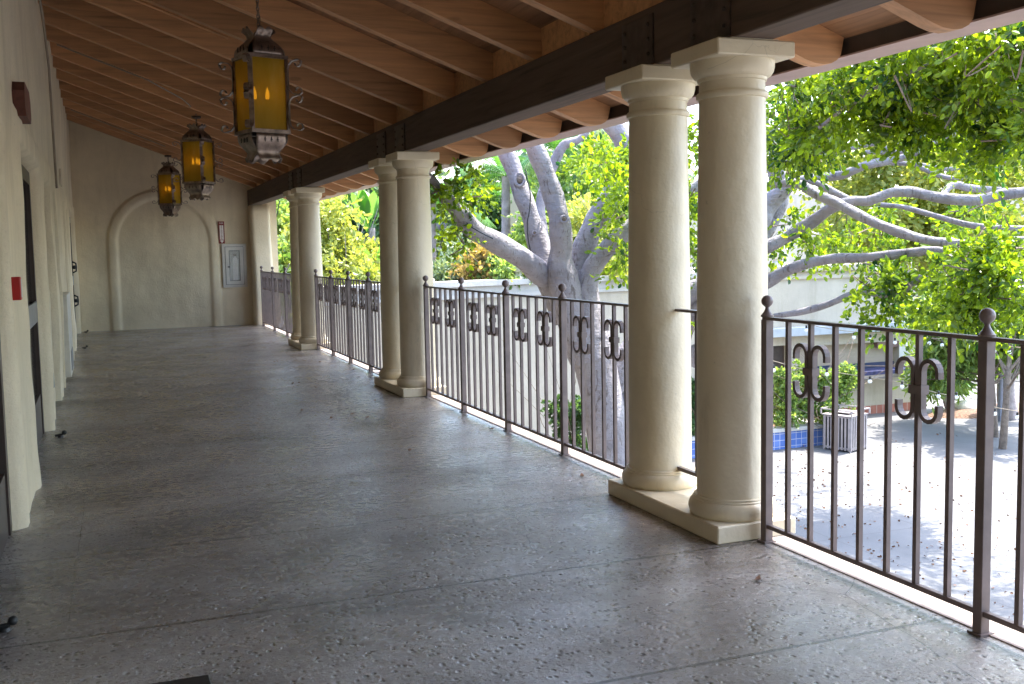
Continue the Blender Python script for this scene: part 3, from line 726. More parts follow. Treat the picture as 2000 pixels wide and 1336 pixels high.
wallstrip(P2, GZ, .42, .4, o).obj('wall', m_ext, t)
wallstrip(P2, .421, .50, .45, o, .05).obj('moulding', m_cap, t)
wallstrip(P2, .501, .66, .42, o, .02).obj('parapet', m_cap, t)
wallstrip(P2, .661, .77, .5, o, .10).obj('coping', m_cap, t)
m = MB(o); m.box(13.2, 20.62, GZ, 13.55, 24.2, .42); m.obj('wall', m_ext, t); m = MB(o); m.box(13.15, 20.6, .421, 13.62, 24.2, .77); m.obj('parapet', m_cap, t)
m_stone = simple('pale_stone_ball', (.62, .58, .52), .8, .2, 5, .4, 30, .01)
def stone_ball(x, y, z, r, lb):
    t = thing('stone_ball', (x, y, z), lb, 'finial', 'stone balls on the parapets'); o = (x, y, z)
    m = MB(o); m.lathe(x, y, [(r*1.1, z), (r*1.1, z+.06), (r*.7, z+.09), (r*.55, z+.14), (r*.6, z+.16)], 24); m.obj('foot', m_stone, t, True)
    m = MB(o); m.sphere((x, y, z+.13+r), r, 24, 14); m.obj('ball', m_stone, t, True)
stone_ball(5.86, 19.95, .771, .24, 'stone ball on the terrace parapet just right of the middle column pair')
stone_ball(8.15, 20.5, .74, .13, 'half hidden stone ball on the parapet left of the tree trunk')
stone_ball(11.0, 21.0, .771, .14, 'small stone ball on the parapet right of the tree trunk')
# facade with counter opening
o = (18, 23.9, GZ); t = thing('snack_bar_building', o, 'cream building with a shuttered counter opening across the courtyard', 'building')
Y0 = 23.9
m = MB(o); m.box(13.56, Y0, GZ, 16.78, Y0+.4, .42); m.box(16.78, Y0, -1.38, 17.4, Y0+.4, .42); m.box(16.78, Y0, GZ, 17.06, Y0+.4, -1.38) if False else None
m.box(17.4, Y0, GZ, 17.75, Y0+.4, .42); m.box(17.75, Y0, -1.45, 21.25, Y0+.4, .42); m.box(17.75, Y0, GZ, 21.25, Y0+.4, -2.5); m.box(21.25, Y0, GZ, 22.0, Y0+.4, .42)
m.box(21.6, Y0+.4, GZ, 22.0, Y0+7, .42); m.obj('wall', m_ext, t)
m = MB(o); m.box(16.78, Y0+.15, GZ, 17.4, Y0+.2, -1.38); m.obj('door', m_door, t)
m = MB(o)
for k in range(14): z = -2.25+k*.0575; m.box(17.75, Y0+.22+(k % 2)*.006, z, 21.25, Y0+.26, z+.0575)
m.obj('roller_shutter', simple('tan_shutter', (.46, .37, .28), .6, .06, 3), t)
m = MB(o); m.box(17.6, Y0-.45, -2.32, 21.5, Y0+.2, -2.2, .01); m.obj('counter', simple('blue_tile_counter', (.06, .06, .16), .3, .5, 12), t)
m = MB(o); m.box(17.7, Y0+.2, -2.2, 21.3, Y0+.24, -2.05); m.obj('counter_splash', simple('navy_backsplash', (.04, .05, .11), .35, .2), t)
m = MB(o); m.box(16.7, Y0-.3, -1.12, 22.2, Y0, -.88, .01); m.obj('awning_ledge', simple('blue_grey_metal_ledge', (.42, .46, .50), .5, .1), t)
m = MB(o); m.box(20.5, Y0+.02, -1.62, 21.25, Y0+.2, -1.45); m.obj('bracket', simple('rusty_bracket', (.2, .12, .1), .7), t)
m = MB(o); m.box(21.25, Y0-.012, -1.62, 21.6, Y0-.002, -2.0); m.obj('speaker_plate', m_white, t)
def brickm():
    t = NT('red_tile_base').world(); sep = t.n('ShaderNodeSeparateXYZ'); t.l(t.co, sep.inputs[0])
    fr = t.math('FRACT', t.math('DIVIDE', sep.outputs[0], .22)); j = t.math('LESS_THAN', t.math('MINIMUM', fr, t.math('SUBTRACT', 1., fr)), .04)
    return t.done(t.mix(j, t.ramp(t.noise(4, 3), [(.3, (.30, .09, .06)), (.7, (.42, .16, .11))]), (.45, .38, .33)), .5)
m = MB(o); m.box(17.75, Y0-.02, GZ+.001, 22.02, Y0-.002, GZ+.24); m.obj('tile_base', brickm(), t)
m = MB(o); m.box(13.5, Y0-.07, .421, 22.15, Y0+.45, .52); m.obj('moulding', m_ext, t)
m = MB(o); m.box(13.5, Y0-.16, .621, 22.3, Y0+.5, .80, .02); m.box(13.5, Y0-.03, .521, 22.1, Y0+.45, .62); m.obj('coping', m_ext, t)
stone_ball(17.24, 24.05, .8, .24, 'large stone ball on a pedestal on the snack bar parapet')
m = MB(); m.box(13, 34, GZ, 40, 40, 3.3); ub = m.obj('white_building', m_ext); tag(ub, 'tall pale building standing back behind the snack bar, seen through the branches', 'building')
m = MB(); m.box(16.5, 33.97, .2, 18.0, 34.0, 2.0); m.obj('window', m_dkglass, ub)
# terrace rail with thin bars right of the column
m = MB((16.2, 24.3, .8))
for k in range(14): m.box(15.3+k*.13, 24.3, .8, 15.32+k*.13, 24.32, 1.75)
m.box(15.2, 24.29, 1.75, 17.05, 24.33, 1.79); q = m.obj('roof_railing', m_iron); q.location = (16.2, 24.3, .8); tag(q, 'thin dark roof railing beside the large stone ball', 'railing')
# tiled planter
def tilem():
    t = NT('blue_glazed_tile').world(); sep = t.n('ShaderNodeSeparateXYZ'); t.l(t.co, sep.inputs[0]); js = []
    for i, off in ((0, 0), (2, .02)):
        fr = t.math('FRACT', t.math('DIVIDE', t.math('ADD', sep.outputs[i], 40+off), .155)); js.append(t.math('LESS_THAN', t.math('MINIMUM', fr, t.math('SUBTRACT', 1., fr)), .035))
    j = t.math('MAXIMUM', js[0], js[1]); vv = t.n('ShaderNodeTexWhiteNoise', noise_dimensions='3D')
    sn = t.n('ShaderNodeVectorMath', operation='SNAP'); sn.inputs[1].default_value = (.155, 9, .155); t.l(t.co, sn.inputs[0]); t.l(sn.outputs[0], vv.inputs[0])
    c = t.ramp(vv.outputs[0], [(0, (.07, .14, .42)), (1, (.15, .25, .58))])
    return t.done(t.mix(j, c, (.55, .55, .6)), .2)
o = (14, 20.7, GZ); t = thing('tiled_planter', o, 'long raised planter faced in blue glazed tiles', 'planter')
m = MB(o); m.box(10.5, 20.7-.0, GZ, 16.2, 20.95, -3.08); m.box(15.95, 20.95, GZ, 16.2, 22.4, -3.08); m.obj('tiled_side', tilem(), t)
m = MB(o); m.box(10.4, 20.64, -3.079, 16.26, 21.0, -2.99, .01); m.box(15.9, 21.0, -3.079, 16.26, 22.4, -2.99, .01); m.obj('coping', m_cap, t)
m = MB(o); m.box(10.5, 20.95, GZ, 15.95, 22.3, -3.12); m.obj('soil', simple('planter_soil', (.16, .08, .05), .95, .5, 9, 1, 30, .03), t)
m = MB(); m.prism([(13.56, GZ), (17.2, GZ), (17.2, -2.75), (13.56, -2.15)], 'y', 22.45, 22.65); tag(m.obj('garden_wall', m_ext), 'low cream wall with a sloping top behind the blue planter', 'wall')
# trash can
cx, cy_ = 16.25, 20.05; o = (cx, cy_, GZ); t = thing('trash_bin', o, 'grey metal slatted square litter bin on the courtyard paving', 'trash bin', rz=math.radians(20))
m_bin = simple('grey_bin_metal', (.34, .30, .30), .45, .15, 8, .1)
m = MB(); w = .36
for sx_ in (-1, 1):
    for sy_ in (-1, 1): m.box(sx_*w-.035*(sx_ > 0), sy_*w-.035*(sy_ > 0), .0, sx_*w+.035*(sx_ < 0), sy_*w+.035*(sy_ < 0), .84)
for z in (.06, .80): 
    m.box(-w, -w, z, w, -w+.03, z+.04); m.box(-w, w-.03, z, w, w, z+.04); m.box(-w, -w+.03, z, -w+.03, w-.03, z+.04); m.box(w-.03, -w+.03, z, w, w-.03, z+.04)
m.obj('frame', m_bin, t)
for k in range(4):
    R = Matrix.Rotation(k*math.pi/2, 3, 'Z'); m = MB()
    for i in range(8):
        u = -w+.04+i*(2*w-.08)/7; m.box(u-.025, -w-.012, .04, u+.025, -w-.002, .83)
    m.v = [tuple(R@Vector(v)) for v in m.v]; m.obj('slat_side', m_bin, t)
m = MB(); m.box(-w-.03, -w-.03, .84, w+.03, w+.03, .86); m.obj('lid', m_bin, t)
m = MB(); q = w+.04
for sx_ in (-1, 1):
    for sy_ in (-1, 1): m.box(sx_*q-.015, sy_*q-.015, .86, sx_*q+.015, sy_*q+.015, .97)
    m.box(-q, sx_*q-.015, .97, q, sx_*q+.015, .995); m.box(sx_*q-.015, -q+.016, .97, sx_*q+.015, q-.016, .995)
m.box(-w*.6, -w*.6, .9, w*.6, w*.6, .915); m.obj('rain_guard', m_bin, t)
m = MB(); m.box(-w+.03, -w+.03, .05, w-.03, w-.03, .8); m.obj('liner', m_black, t)
# mulch beds, rock, lamp post
m_mulch = simple('bark_mulch', (.20, .12, .08), .95, .6, 20, 1, 30, .05)
def bed(cx, cy, rx, ry, z, lb, name='mulch_bed'):
    m = MB(); n = 40; V = []
    for s, h in ((1, .001), (.9, z), (.5, z*1.4), (.05, z*1.5)):
        V += [(cx+rx*s*math.cos(a)*(1+.08*math.sin(3*a)), cy+ry*s*math.sin(a), GZ+h+.003) for a in np.linspace(0, 2*math.pi, n, endpoint=False)]
    Fc = [(k*n+i, k*n+(i+1) % n, (k+1)*n+(i+1) % n, (k+1)*n+i) for k in range(3) for i in range(n)]+[tuple(3*n+i for i in range(n))]
    return tag(m.add(V, Fc).obj(name, m_mulch, None, True), lb, kind='structure')
bed(23.6, 22.6, 2.3, .85, .08, 'mulch bed round the lamp post')
bed(30, 34, 12, 5, .1, 'planted bed beyond the path')
m = MB(); m.sphere((22.85, 23.0, GZ+.1), .32, 16, 10, .7); m.v = [(x+random.uniform(-.02, .02), y, z+random.uniform(-.02, .02)) for x, y, z in m.v]; tag(m.obj('boulder', m_stone, None, True), 'smooth grey boulder in the mulch bed', 'rock')
m = MB(); m.box(25.5, 27.0, GZ, 40, 27.3, GZ+.32, .02); tag(m.obj('low_curb', simple('tan_curb', (.5, .42, .33), .8)), 'low tan kerb wall beside the palm', 'kerb')
o = (22.5, 21.4, GZ); t = thing('lamp_post', o, 'slim grey lamp post rising from the mulch bed', 'lamp post')
m_lp = simple('grey_lamp_metal', (.16, .16, .2), .45, .15)
m = MB(o); m.lathe(22.5, 21.4, [(.16, GZ), (.16, GZ+.15), (.09, GZ+.3), (.07, GZ+.55)], 8); m.obj('base', m_lp, t)
m = MB(o); m.lathe(22.5, 21.4, [(.06, GZ+.55), (.05, GZ+2.85)], 12); m.obj('pole', m_lp, t)
m = MB(o); m.box(22.1, 21.2, GZ+2.85, 22.75, 21.6, GZ+2.92, .01); m.obj('lamp_head', m_lp, t)
p = at(865, 545, 30); o = (p[0], p[1], GZ); t = thing('lamp_post', o, 'dark thin lamp post among the far garden trees left of the trunk', 'lamp post')
m = MB(o); m.lathe(p[0], p[1], [(.1, GZ), (.07, GZ+.5), (.05, 1.0), (.04, 2.0)], 10); m.obj('pole', m_black, t); m = MB(o); m.sphere((p[0], p[1], 2.15), .16); m.obj('globe', m_lp, t, True)
# corbelled beam beyond the far pier, and a loose cable
m = MB(); a = at(527, 432, 27); bb = at(572, 424, 27); m.tube([a, bb], .09, 6); a2 = at(531, 440, 27); m.box(a2[0]-.05, a2[1], a2[2]-.42, a2[0]+.14, a2[1]+.2, a2[2]-.02)
tag(m.obj('corbel_beam', m_cond), 'grey beam end on a cream corbel beyond the far pier', 'beam')
P = catmull([at(546, 392, 21.5), at(542, 415, 21.6), at(535, 440, 21.6), at(539, 470, 21.6), at(532, 510, 21.6)], 5); m = MB(); m.tube(P, .012, 6)
tag(m.obj('hanging_cable', m_black, None, True), 'thin black cable hanging beside the far pier', 'cable')
# string lights
def bulbg():
    t = NT('clear_bulb_glass'); t.done((.95, .95, .92), .08); tr = t.n('ShaderNodeBsdfTransparent'); mx = t.n('ShaderNodeMixShader'); mx.inputs[0].default_value = .35
    t.l(t.b.outputs[0], mx.inputs[1]); t.l(tr.outputs[0], mx.inputs[2]); t.l(mx.outputs[0], t.t.nodes['Material Output'].inputs[0]); return t.m
m_bg = bulbg()
def string(P, bulbs, d, lb, r=.006, br=.034):
    pts = catmull([at(x, y, d) for x, y in P], 4); t = thing('string_lights', pts[0], lb, 'string lights', 'strings of globe bulbs across the courtyard'); o = pts[0]
    m = MB(o); m.tube(pts, r, 5); m.obj('wire', m_black if r > .008 else m_cond, t)
    for x, y in bulbs:
        p = at(x, y, d); m = MB(o); m.lathe(p[0], p[1], [(.014, p[2]+.03), (.018, p[2]+.04), (.018, p[2]+.085)], 8); s_ = m.obj('socket', m_black, t)
        m = MB(o); m.sphere((p[0], p[1], p[2]), br, 12, 8); m.obj('bulb', m_bg, s_, True)
string([(1400, 680), (1503, 703), (1560, 719), (1614, 725), (1690, 736), (1760, 748), (1833, 768), (1905, 780), (1950, 797), (2060, 812)], [(1511, 723), (1615, 731), (1699, 745), (1762, 755), (1833, 774), (1868, 776), (1943, 808), (1987, 815)], 17, 'lowest string of clear globe bulbs drooping in front of the counter')
string([(1400, 612), (1500, 618), (1620, 642), (1740, 655), (1815, 660), (1892, 665), (1972, 676), (2060, 688)], [(1575, 645), (1668, 659), (1700, 663), (1748, 669), (1770, 672), (1815, 670), (1840, 674), (1864, 677), (1892, 677), (1942, 686), (1972, 688)], 18, 'middle string of globe bulbs just below the near top rail', br=.032)
string([(1790, 588), (1872, 596), (1911, 602), (1950, 609), (2060, 618)], [(1872, 601), (1892, 604), (1911, 607), (1950, 614)], 19, 'uppermost string of globe bulbs among the leaves', br=.032)

# ================================================================ VEGETATION
def leaves(name, C, D, size, m, parent, jitter=.35, wide=.62, tw=None):
    """C centres (n,3), D leaf axis directions (n,3)"""
    n = len(C); D = D/np.linalg.norm(D, axis=1)[:, None]; rv = rng.normal(size=(n, 3)); rv[:, 2] *= .5
    S = np.cross(D, rv); S /= np.linalg.norm(S, axis=1)[:, None]+1e-9; N = np.cross(D, S)
    L = (size*(1+jitter*(rng.random(n)*2-1)))[:, None]; w = L*wide*.5; cup = L*.10
    p = [C, C+D*L*.28+S*w*.85+N*cup, C+D*L*.68+S*w*.85+N*cup, C+D*L, C+D*L*.68-S*w*.85+N*cup, C+D*L*.28-S*w*.85+N*cup]
    V = np.stack(p, 1).reshape(-1, 3); b0 = np.arange(n)[:, None]*6
    Q = np.concatenate([b0+np.array([[0, 1, 2, 3]]), b0+np.array([[0, 3, 4, 5]])])
    if tw is None: return np_obj(name, V, Q, m, parent)
    nq = len(Q); Q = np.concatenate([Q, np.array(tw.f)+len(V)]); V = np.concatenate([V, np.array(tw.v)]); ob = np_obj(name, V, Q, m, parent)
    ob.data.materials.append(m_bark2); ob.data.polygons.foreach_set('material_index', (np.arange(len(Q)) >= nq).astype(np.int32)); return ob
def twigs(P, k, L, droop=.35, spread=.5, out=None):
    """leaf centres and directions along short twigs starting at P"""
    n = len(P); d = rng.normal(size=(n, 3))
    if out is not None: d = d*.7+out
    d /= np.linalg.norm(d, axis=1)[:, None]; d[:, 2] -= droop; d /= np.linalg.norm(d, axis=1)[:, None]
    t = (np.arange(k)+.5)/k; Cs = P[:, None, :]+d[:, None, :]*(t*L)[None, :, None]; Cs[:, :, 2] -= (t**2*L*.35)[None, :]
    Cs = Cs+rng.normal(size=Cs.shape)*L*.05
    D = d[:, None, :]+rng.normal(size=Cs.shape)*spread
    return Cs.reshape(-1, 3), D.reshape(-1, 3)
def ball(n, c, r, hollow=.0):
    v = rng.normal(size=(n, 3)); v /= np.linalg.norm(v, axis=1)[:, None]; u = rng.random(n)**(1/3); u = hollow+(1-hollow)*u
    return np.array(c)+v*u[:, None]*np.array(r)
def blobs(specs, tw, k, L, **kw):
    """specs: list of (px,py,rx,ry,d,dd,weight) image-placed clumps with real depth"""
    Cs, Ds = [], []; W_ = np.array([s[6] for s in specs], float); W_ /= W_.sum()
    for s, w in zip(specs, W_):
        px, py, rx, ry_, d, dd = s[:6]; n = max(4, int(tw*w)); nc = max(3, n//22)
        cc = ball(nc, (0, 0, 0), (1, 1, 1)); idx = rng.integers(0, nc, n); q = cc[idx]+rng.normal(size=(n, 3))*.12
        base = at(px, py, d); P = base+q[:, :1]*CR*(rx*d/F)+q[:, 1:2]*CU*(ry_*d/F)+q[:, 2:3]*CF*dd
        a, b_ = twigs(P, k, L, **kw); Cs.append(a); Ds.append(b_)
    return np.concatenate(Cs), np.concatenate(Ds)
def limb(spec, parent, o, m=m_bark, name='limb', n=14, wob=.06, sub=7):
    """spec: list of (px,py,halfwidth px,depth)"""
    P = np.array([[*at(x, y, d), hw*d/F] for x, y, hw, d in spec]); Q = catmull(P, sub)
    R = Q[:, 3]*(1+wob*np.sin(np.arange(len(Q))*.55+rng.random()*6))
    mb = MB(o); mb.tube(Q[:, :3], list(np.maximum(R, .004)), n)
    nv = len(mb.v); V = np.array(mb.v); k = np.arange(nv) % n; V_c = np.repeat(Q[:, :3]-np.array(o), n, 0)
    ph = rng.random()*6; s = 1+.05*np.sin(2*(k/n*2*math.pi)+ph)+.03*np.sin(3*k/n*2*math.pi+ph*2)+rng.normal(size=nv)*.008
    mb.v = [tuple(v) for v in (V_c+(V-V_c)*s[:, None])]
    return mb.obj(name, m, parent, True)
o = tuple(at(1187, 1000, 13.0)*np.array([1, 1, 0])+np.array([0, 0, GZ]))
FT = thing('ficus_tree', o, 'huge smooth grey ficus tree with many forking limbs beside the railing', 'tree')
limb([(1215, 1330, 90, 13.2), (1200, 1050, 60, 13.1), (1190, 900, 42, 13), (1176, 790, 41, 13), (1158, 700, 43, 13), (1132, 620, 46, 13), (1100, 555, 42, 13), (1082, 515, 26, 13.1)], FT, o, name='trunk', n=24, wob=.02)
limb([(1245, 1250, 50, 13.3), (1228, 900, 24, 13.3), (1222, 800, 22, 13.3), (1226, 730, 24, 13.4), (1260, 680, 26, 13.4), (1330, 622, 22, 13.2), (1400, 585, 17, 12.8), (1491, 553, 13, 12.2), (1532, 531, 11, 12), (1574, 515, 10, 11.8), (1629, 505, 9.5, 11.5), (1684, 503, 9, 11.2), (1739, 498, 9, 11), (1780, 493, 9, 10.8), (1835, 490, 8, 10.5), (1880, 504, 5, 10.3), (1930, 530, 3, 10.2)], FT, o)
limb([(1130, 640, 34, 13.2), (1085, 555, 26, 13), (1057, 535, 22, 12.8), (1021, 505, 21, 12.6), (965, 471, 19, 12.4), (925, 449, 19, 12.2), (899, 418, 16, 12), (875, 391, 13, 11.9), (857, 368, 10, 11.8), (838, 345, 7, 11.7), (815, 330, 5, 11.6)], FT, o)
limb([(940, 455, 9, 12.5), (918, 427, 9, 12.5), (903, 402, 8, 12.5), (890, 380, 7, 12.5), (868, 350, 5, 12.4)], FT, o)
limb([(1110, 620, 34, 13.1), (1070, 540, 28, 13), (1060, 510, 24, 13), (1047, 465, 20, 13), (1034, 418, 18, 13), (1016, 370, 17.5, 13), (998, 319, 17, 13), (978, 280, 16, 13), (955, 230, 15, 13), (930, 150, 13, 13)], FT, o)
limb([(1150, 700, 38, 12.9), (1115, 600, 36, 12.8), (1096, 520, 27, 12.7), (1097, 477, 23, 12.6), (1093, 430, 22.5, 12.5), (1081, 382, 21, 12.5), (1064, 334, 20, 12.4), (1048, 295, 19, 12.3), (1028, 250, 18, 12.2), (990, 170, 16, 12)], FT, o)
limb([(1100, 540, 16, 13.6), (1068, 480, 11, 13.7), (1058, 440, 10, 13.8), (1056, 394, 10, 13.9), (1070, 350, 10, 14), (1085, 312, 10, 14), (1101, 284, 9.5, 14), (1122, 276, 8, 14), (1136, 268, 7, 14), (1150, 250, 6, 14)], FT, o)
limb([(1150, 640, 34, 13), (1138, 570, 30, 13), (1134, 520, 24, 13), (1144, 477, 22, 13), (1162, 436, 22, 13), (1189, 394, 22, 13), (1213, 349, 22, 13), (1235, 312, 22, 13), (1222, 275, 22, 13), (1196, 240, 20, 13), (1160, 190, 18, 13)], FT, o)
limb([(1150, 660, 30, 12.8), (1146, 580, 24, 12.8), (1156, 528, 19, 12.8), (1183, 490, 19, 12.7), (1213, 460, 18, 12.6), (1260, 425, 18, 12.5), (1330, 390, 16, 12.4), (1400, 345, 16, 12.3), (1460, 330, 15, 12.2), (1500, 318, 15, 12), (1545, 306, 12, 12), (1600, 280, 9, 12), (1660, 240, 7, 12)], FT, o)
limb([(1190, 760, 26, 13.2), (1250, 660, 22, 13.2), (1330, 585, 20, 13), (1400, 540, 18, 12.8), (1460, 500, 15, 12.5), (1491, 485, 13, 12.3), (1532, 466, 12, 12.2), (1588, 432, 12, 12), (1626, 405, 11, 11.8), (1664, 393, 10, 11.7), (1698, 392, 9, 11.6), (1739, 377, 9.5, 11.5), (1780, 375, 10, 11.4), (1835, 386, 10, 11.3), (1904, 391, 10.5, 11.1), (1959, 380, 10.5, 11), (2010, 373, 10, 10.9), (2100, 350, 9, 10.8)], FT, o)
limb([(1400, 345, 14, 12.4), (1450, 375, 10, 12.2), (1491, 364, 8, 12), (1541, 356, 9, 11.9), (1568, 363, 9.5, 11.8), (1598, 381, 10.5, 11.7), (1632, 395, 10.5, 11.6), (1654, 407, 10.5, 11.5), (1698, 430, 10.5, 11.3), (1752, 452, 10.5, 11.1), (1808, 468, 9.5, 10.9), (1862, 475, 9, 10.7), (1918, 475, 9, 10.5), (2005, 468, 8, 10.2), (2100, 460, 7, 10)], FT, o)
limb([(1541, 350, 5, 12), (1588, 355, 6, 11.9), (1625, 373, 6.5, 11.8), (1664, 393, 7, 11.7)], FT, o)
limb([(1440, 480, 34, 13.4), (1480, 420, 30, 13.4), (1510, 390, 20, 13.3), (1545, 360, 13, 13.1), (1570, 352, 10, 12.8), (1600, 347, 9, 12.5), (1645, 341, 9, 12.3), (1690, 323, 9, 12.1), (1749, 311, 8, 12), (1794, 299, 7.5, 11.8), (1830, 278, 7, 11.6), (1870, 255, 5, 11.5), (1920, 235, 4, 11.4)], FT, o)
limb([(1410, 560, 40, 13.6), (1460, 480, 36, 13.6), (1500, 430, 24, 13.5), (1520, 380, 20, 13.5), (1515, 330, 16, 13.4), (1500, 270, 12, 13.2), (1480, 200, 10, 13)], FT, o)
limb([(1350, 700, 20, 13), (1420, 650, 10, 12.6), (1505, 620, 5.5, 12), (1560, 610, 6.5, 11.8), (1615, 595, 6.5, 11.6), (1656, 578, 6.5, 11.4), (1689, 569, 6.5, 11.2), (1725, 575, 7, 11), (1766, 564, 6.5, 10.9), (1799, 543, 6, 10.8), (1835, 553, 4, 10.7), (1870, 570, 2.5, 10.6)], FT, o)
limb([(1720, 400, 5, 12), (1766, 405, 4.5, 11.9), (1835, 424, 5.5, 11.8), (1904, 441, 5.5, 11.7), (2005, 446, 5.5, 11.5), (2080, 440, 5, 11.4)], FT, o)
limb([(1600, 300, 5, 12.3), (1654, 290, 6, 12.2), (1710, 279, 6, 12.1), (1734, 290, 5, 12), (1779, 272, 4, 11.9), (1830, 250, 3, 11.8)], FT, o)
limb([(1690, 297, 4, 12.1), (1779, 300, 5, 12), (1790, 322, 5, 11.9), (1839, 344, 5, 11.8), (1880, 350, 3, 11.7)], FT, o)
limb([(1860, 262, 4, 12), (1899, 281, 5.5, 12), (1944, 302, 5, 11.9), (1985, 308, 3.5, 11.8), (2040, 315, 3, 11.8)], FT, o)
limb([(1740, 318, 5, 12.2), (1800, 322, 4, 12.1), (1860, 330, 4, 12), (1930, 312, 4, 12), (1985, 318, 4, 12)], FT, o)
limb([(1900, 480, 5, 11), (1930, 500, 5, 10.8), (1950, 530, 7, 10.6), (1975, 545, 6, 10.4), (2020, 560, 6, 10.2)], FT, o)
limb([(1835, 390, 6, 11.4), (1860, 362, 7, 11.5), (1900, 368, 7, 11.6), (1960, 372, 6, 11.6)], FT, o)
limb([(1600, 250, 4, 10), (1680, 190, 4, 9.6), (1780, 140, 4, 9), (1900, 100, 4, 8.6), (2060, 70, 5, 8.4)], FT, o)
# crown: leafy clumps where the photo shows them, plus the unseen canopy placed to shade the court
def knot(px, py, d, rp, sq=.8):
    c = at(px, py, d)-np.array(o); r = rp*d/F; m = MB(); P = [c+CR*r*math.cos(a)+CU*r*sq*math.sin(a)*1.2 for a in np.linspace(0, 2*math.pi, 17)]
    m.tube(P, r*.38, 8, False); k = m.obj('knot', m_bark, FT, True)
    m = MB(); m.sphere(c+CF*r*.2, r*.8, 14, 8); m.obj('hollow', m_bark2, k, True)
knot(1015, 351, 12.86, 9, 1.1); knot(1102, 428, 12.28, 7, .7); knot(1044, 455, 12.84, 4); knot(921, 441, 12.03, 4)
for pts_, d_, lb_ in (([(1026, 330), (1031, 356), (1036, 380), (1034, 412), (1030, 436), (1032, 470), (1040, 505)], 12.82, 'black cable running down the second forked limb of the grey tree'),
                      ([(893, 378), (899, 396), (903, 416), (913, 437), (930, 449), (948, 459), (963, 466)], 11.98, 'black cable lying along the low left limb of the grey tree')):
    mb = MB(); mb.tube(catmull([at(x, y, d_) for x, y in pts_], 5), .007, 6); tag(mb.obj('cable', m_black, None, True), lb_, 'cable')
SP = [ # px,py,rx,ry,d,dd,weight
 (1560, 200, 80, 65, 10.5, 1.2, 8), (1650, 170, 90, 60, 10, 1.2, 8), (1760, 145, 90, 62, 9.5, 1.1, 11), (1860, 100, 90, 62, 9, 1.1, 10), (1960, 90, 90, 72, 8.6, 1.1, 12), (1950, 170, 90, 52, 9, 1, 9), (1850, 195, 90, 42, 9.4, .9, 7), (1740, 225, 60, 38, 9.8, .8, 4),
 (1600, 270, 60, 40, 10.5, .8, 5), (1530, 290, 35, 40, 11, .7, 2.5), (2040, 240, 60, 90, 8.6, 1, 6), (1700, 100, 120, 50, 9.6, 1, 6), (1940, 260, 60, 40, 9.4, .8, 3),
 (1900, 420, 90, 40, 12.6, .8, 2), (1760, 420, 60, 35, 12.8, .8, 1.6), (1720, 470, 70, 22, 12.3, .6, 1.4), (1660, 450, 50, 30, 12.9, .7, 1.6),
 (1930, 505, 65, 32, 9.9, .8, 3.6), (1870, 545, 60, 32, 10, .8, 3), (1960, 565, 70, 40, 9.6, .8, 4.5), (1990, 490, 60, 45, 9.5, .8, 2.6), (1830, 590, 45, 25, 10.3, .6, 1.6), (1770, 555, 40, 20, 10.8, .5, 2), (1900, 600, 50, 25, 10.2, .5, 3),
 (1865, 495, 40, 16, 10.8, .5, 1.2), (1740, 600, 30, 30, 11, .4, 1.2), (1690, 570, 20, 20, 11, .3, .6), (1590, 470, 22, 30, 12, .3, .8), (1700, 520, 25, 14, 11.5, .3, .5), (1730, 540, 20, 16, 11.3, .3, .5), (1530, 440, 25, 40, 13, .5, 1.2),
 (900, 370, 50, 30, 11.8, .9, 1.7), (860, 360, 32, 28, 11.7, .6, 1.0), (890, 450, 18, 20, 12.2, .4, .6), (930, 360, 25, 30, 12, .5, .8), (905, 478, 12, 12, 12.2, .3, .25),
 (1190, 310, 50, 40, 12, .8, 4), (1210, 410, 40, 40, 12, .8, 2.6), (1150, 300, 30, 20, 12.5, .6, 1.2), (1215, 480, 16, 40, 12, .5, 1), (1350, 250, 22, 45, 11.5, .6, 2), (1350, 360, 22, 60, 11.5, .6, 2.2), (1350, 470, 20, 50, 12, .6, 1.6), (1352, 640, 10, 18, 12.3, .3, .3)]
mb = MB(o)
for s_ in SP:
    for _ in range(max(2, int(s_[6]*1.4))):
        q_ = [at(s_[0]+rng.normal()*s_[2]*.4, s_[1]+rng.normal()*s_[3]*.4, s_[4]+rng.normal()*s_[5]*.4) for k_ in range(2)]
        m_ = (q_[0]+q_[1])/2+rng.normal(size=3)*.12; mb.tube(catmull([q_[0], m_, q_[1]], 5), list(np.linspace(.009, .002, 11)), 4, False)
Cc, Dd = blobs(SP, 3350, 11, .34, droop=.45)
leaves('crown', Cc-np.array(o), Dd, .066, m_leaf, FT, jitter=.45, tw=mb)
# high canopy of the same tree above the roof line (unseen, placed so its shadow dapples the court)
hc = [(10.5, 12, 6.5, 2.8, 3.2, 1.3, 34), (13.5, 9, 6.5, 3.5, 3.2, 1.4, 42), (14.8, 12, 6.2, 2.8, 3, .8, 95), (14.5, 16.5, 6.6, 3, 2.8, .8, 80), (17, 19, 7, 2.5, 2, .8, 24)]
Cs = []; Ds = []
for (x, y, z, rx, ry_, rz, n) in hc:
    cc = ball(n, (x, y, z), (rx, ry_, rz)); idx = rng.integers(0, n, n*9); P = cc[idx]+rng.normal(size=(n*9, 3))*.33; a, b_ = twigs(P, 9, .45, droop=.3); Cs.append(a); Ds.append(b_)
leaves('crown', np.concatenate(Cs)-np.array(o), np.concatenate(Ds), .10, m_leaf, FT)

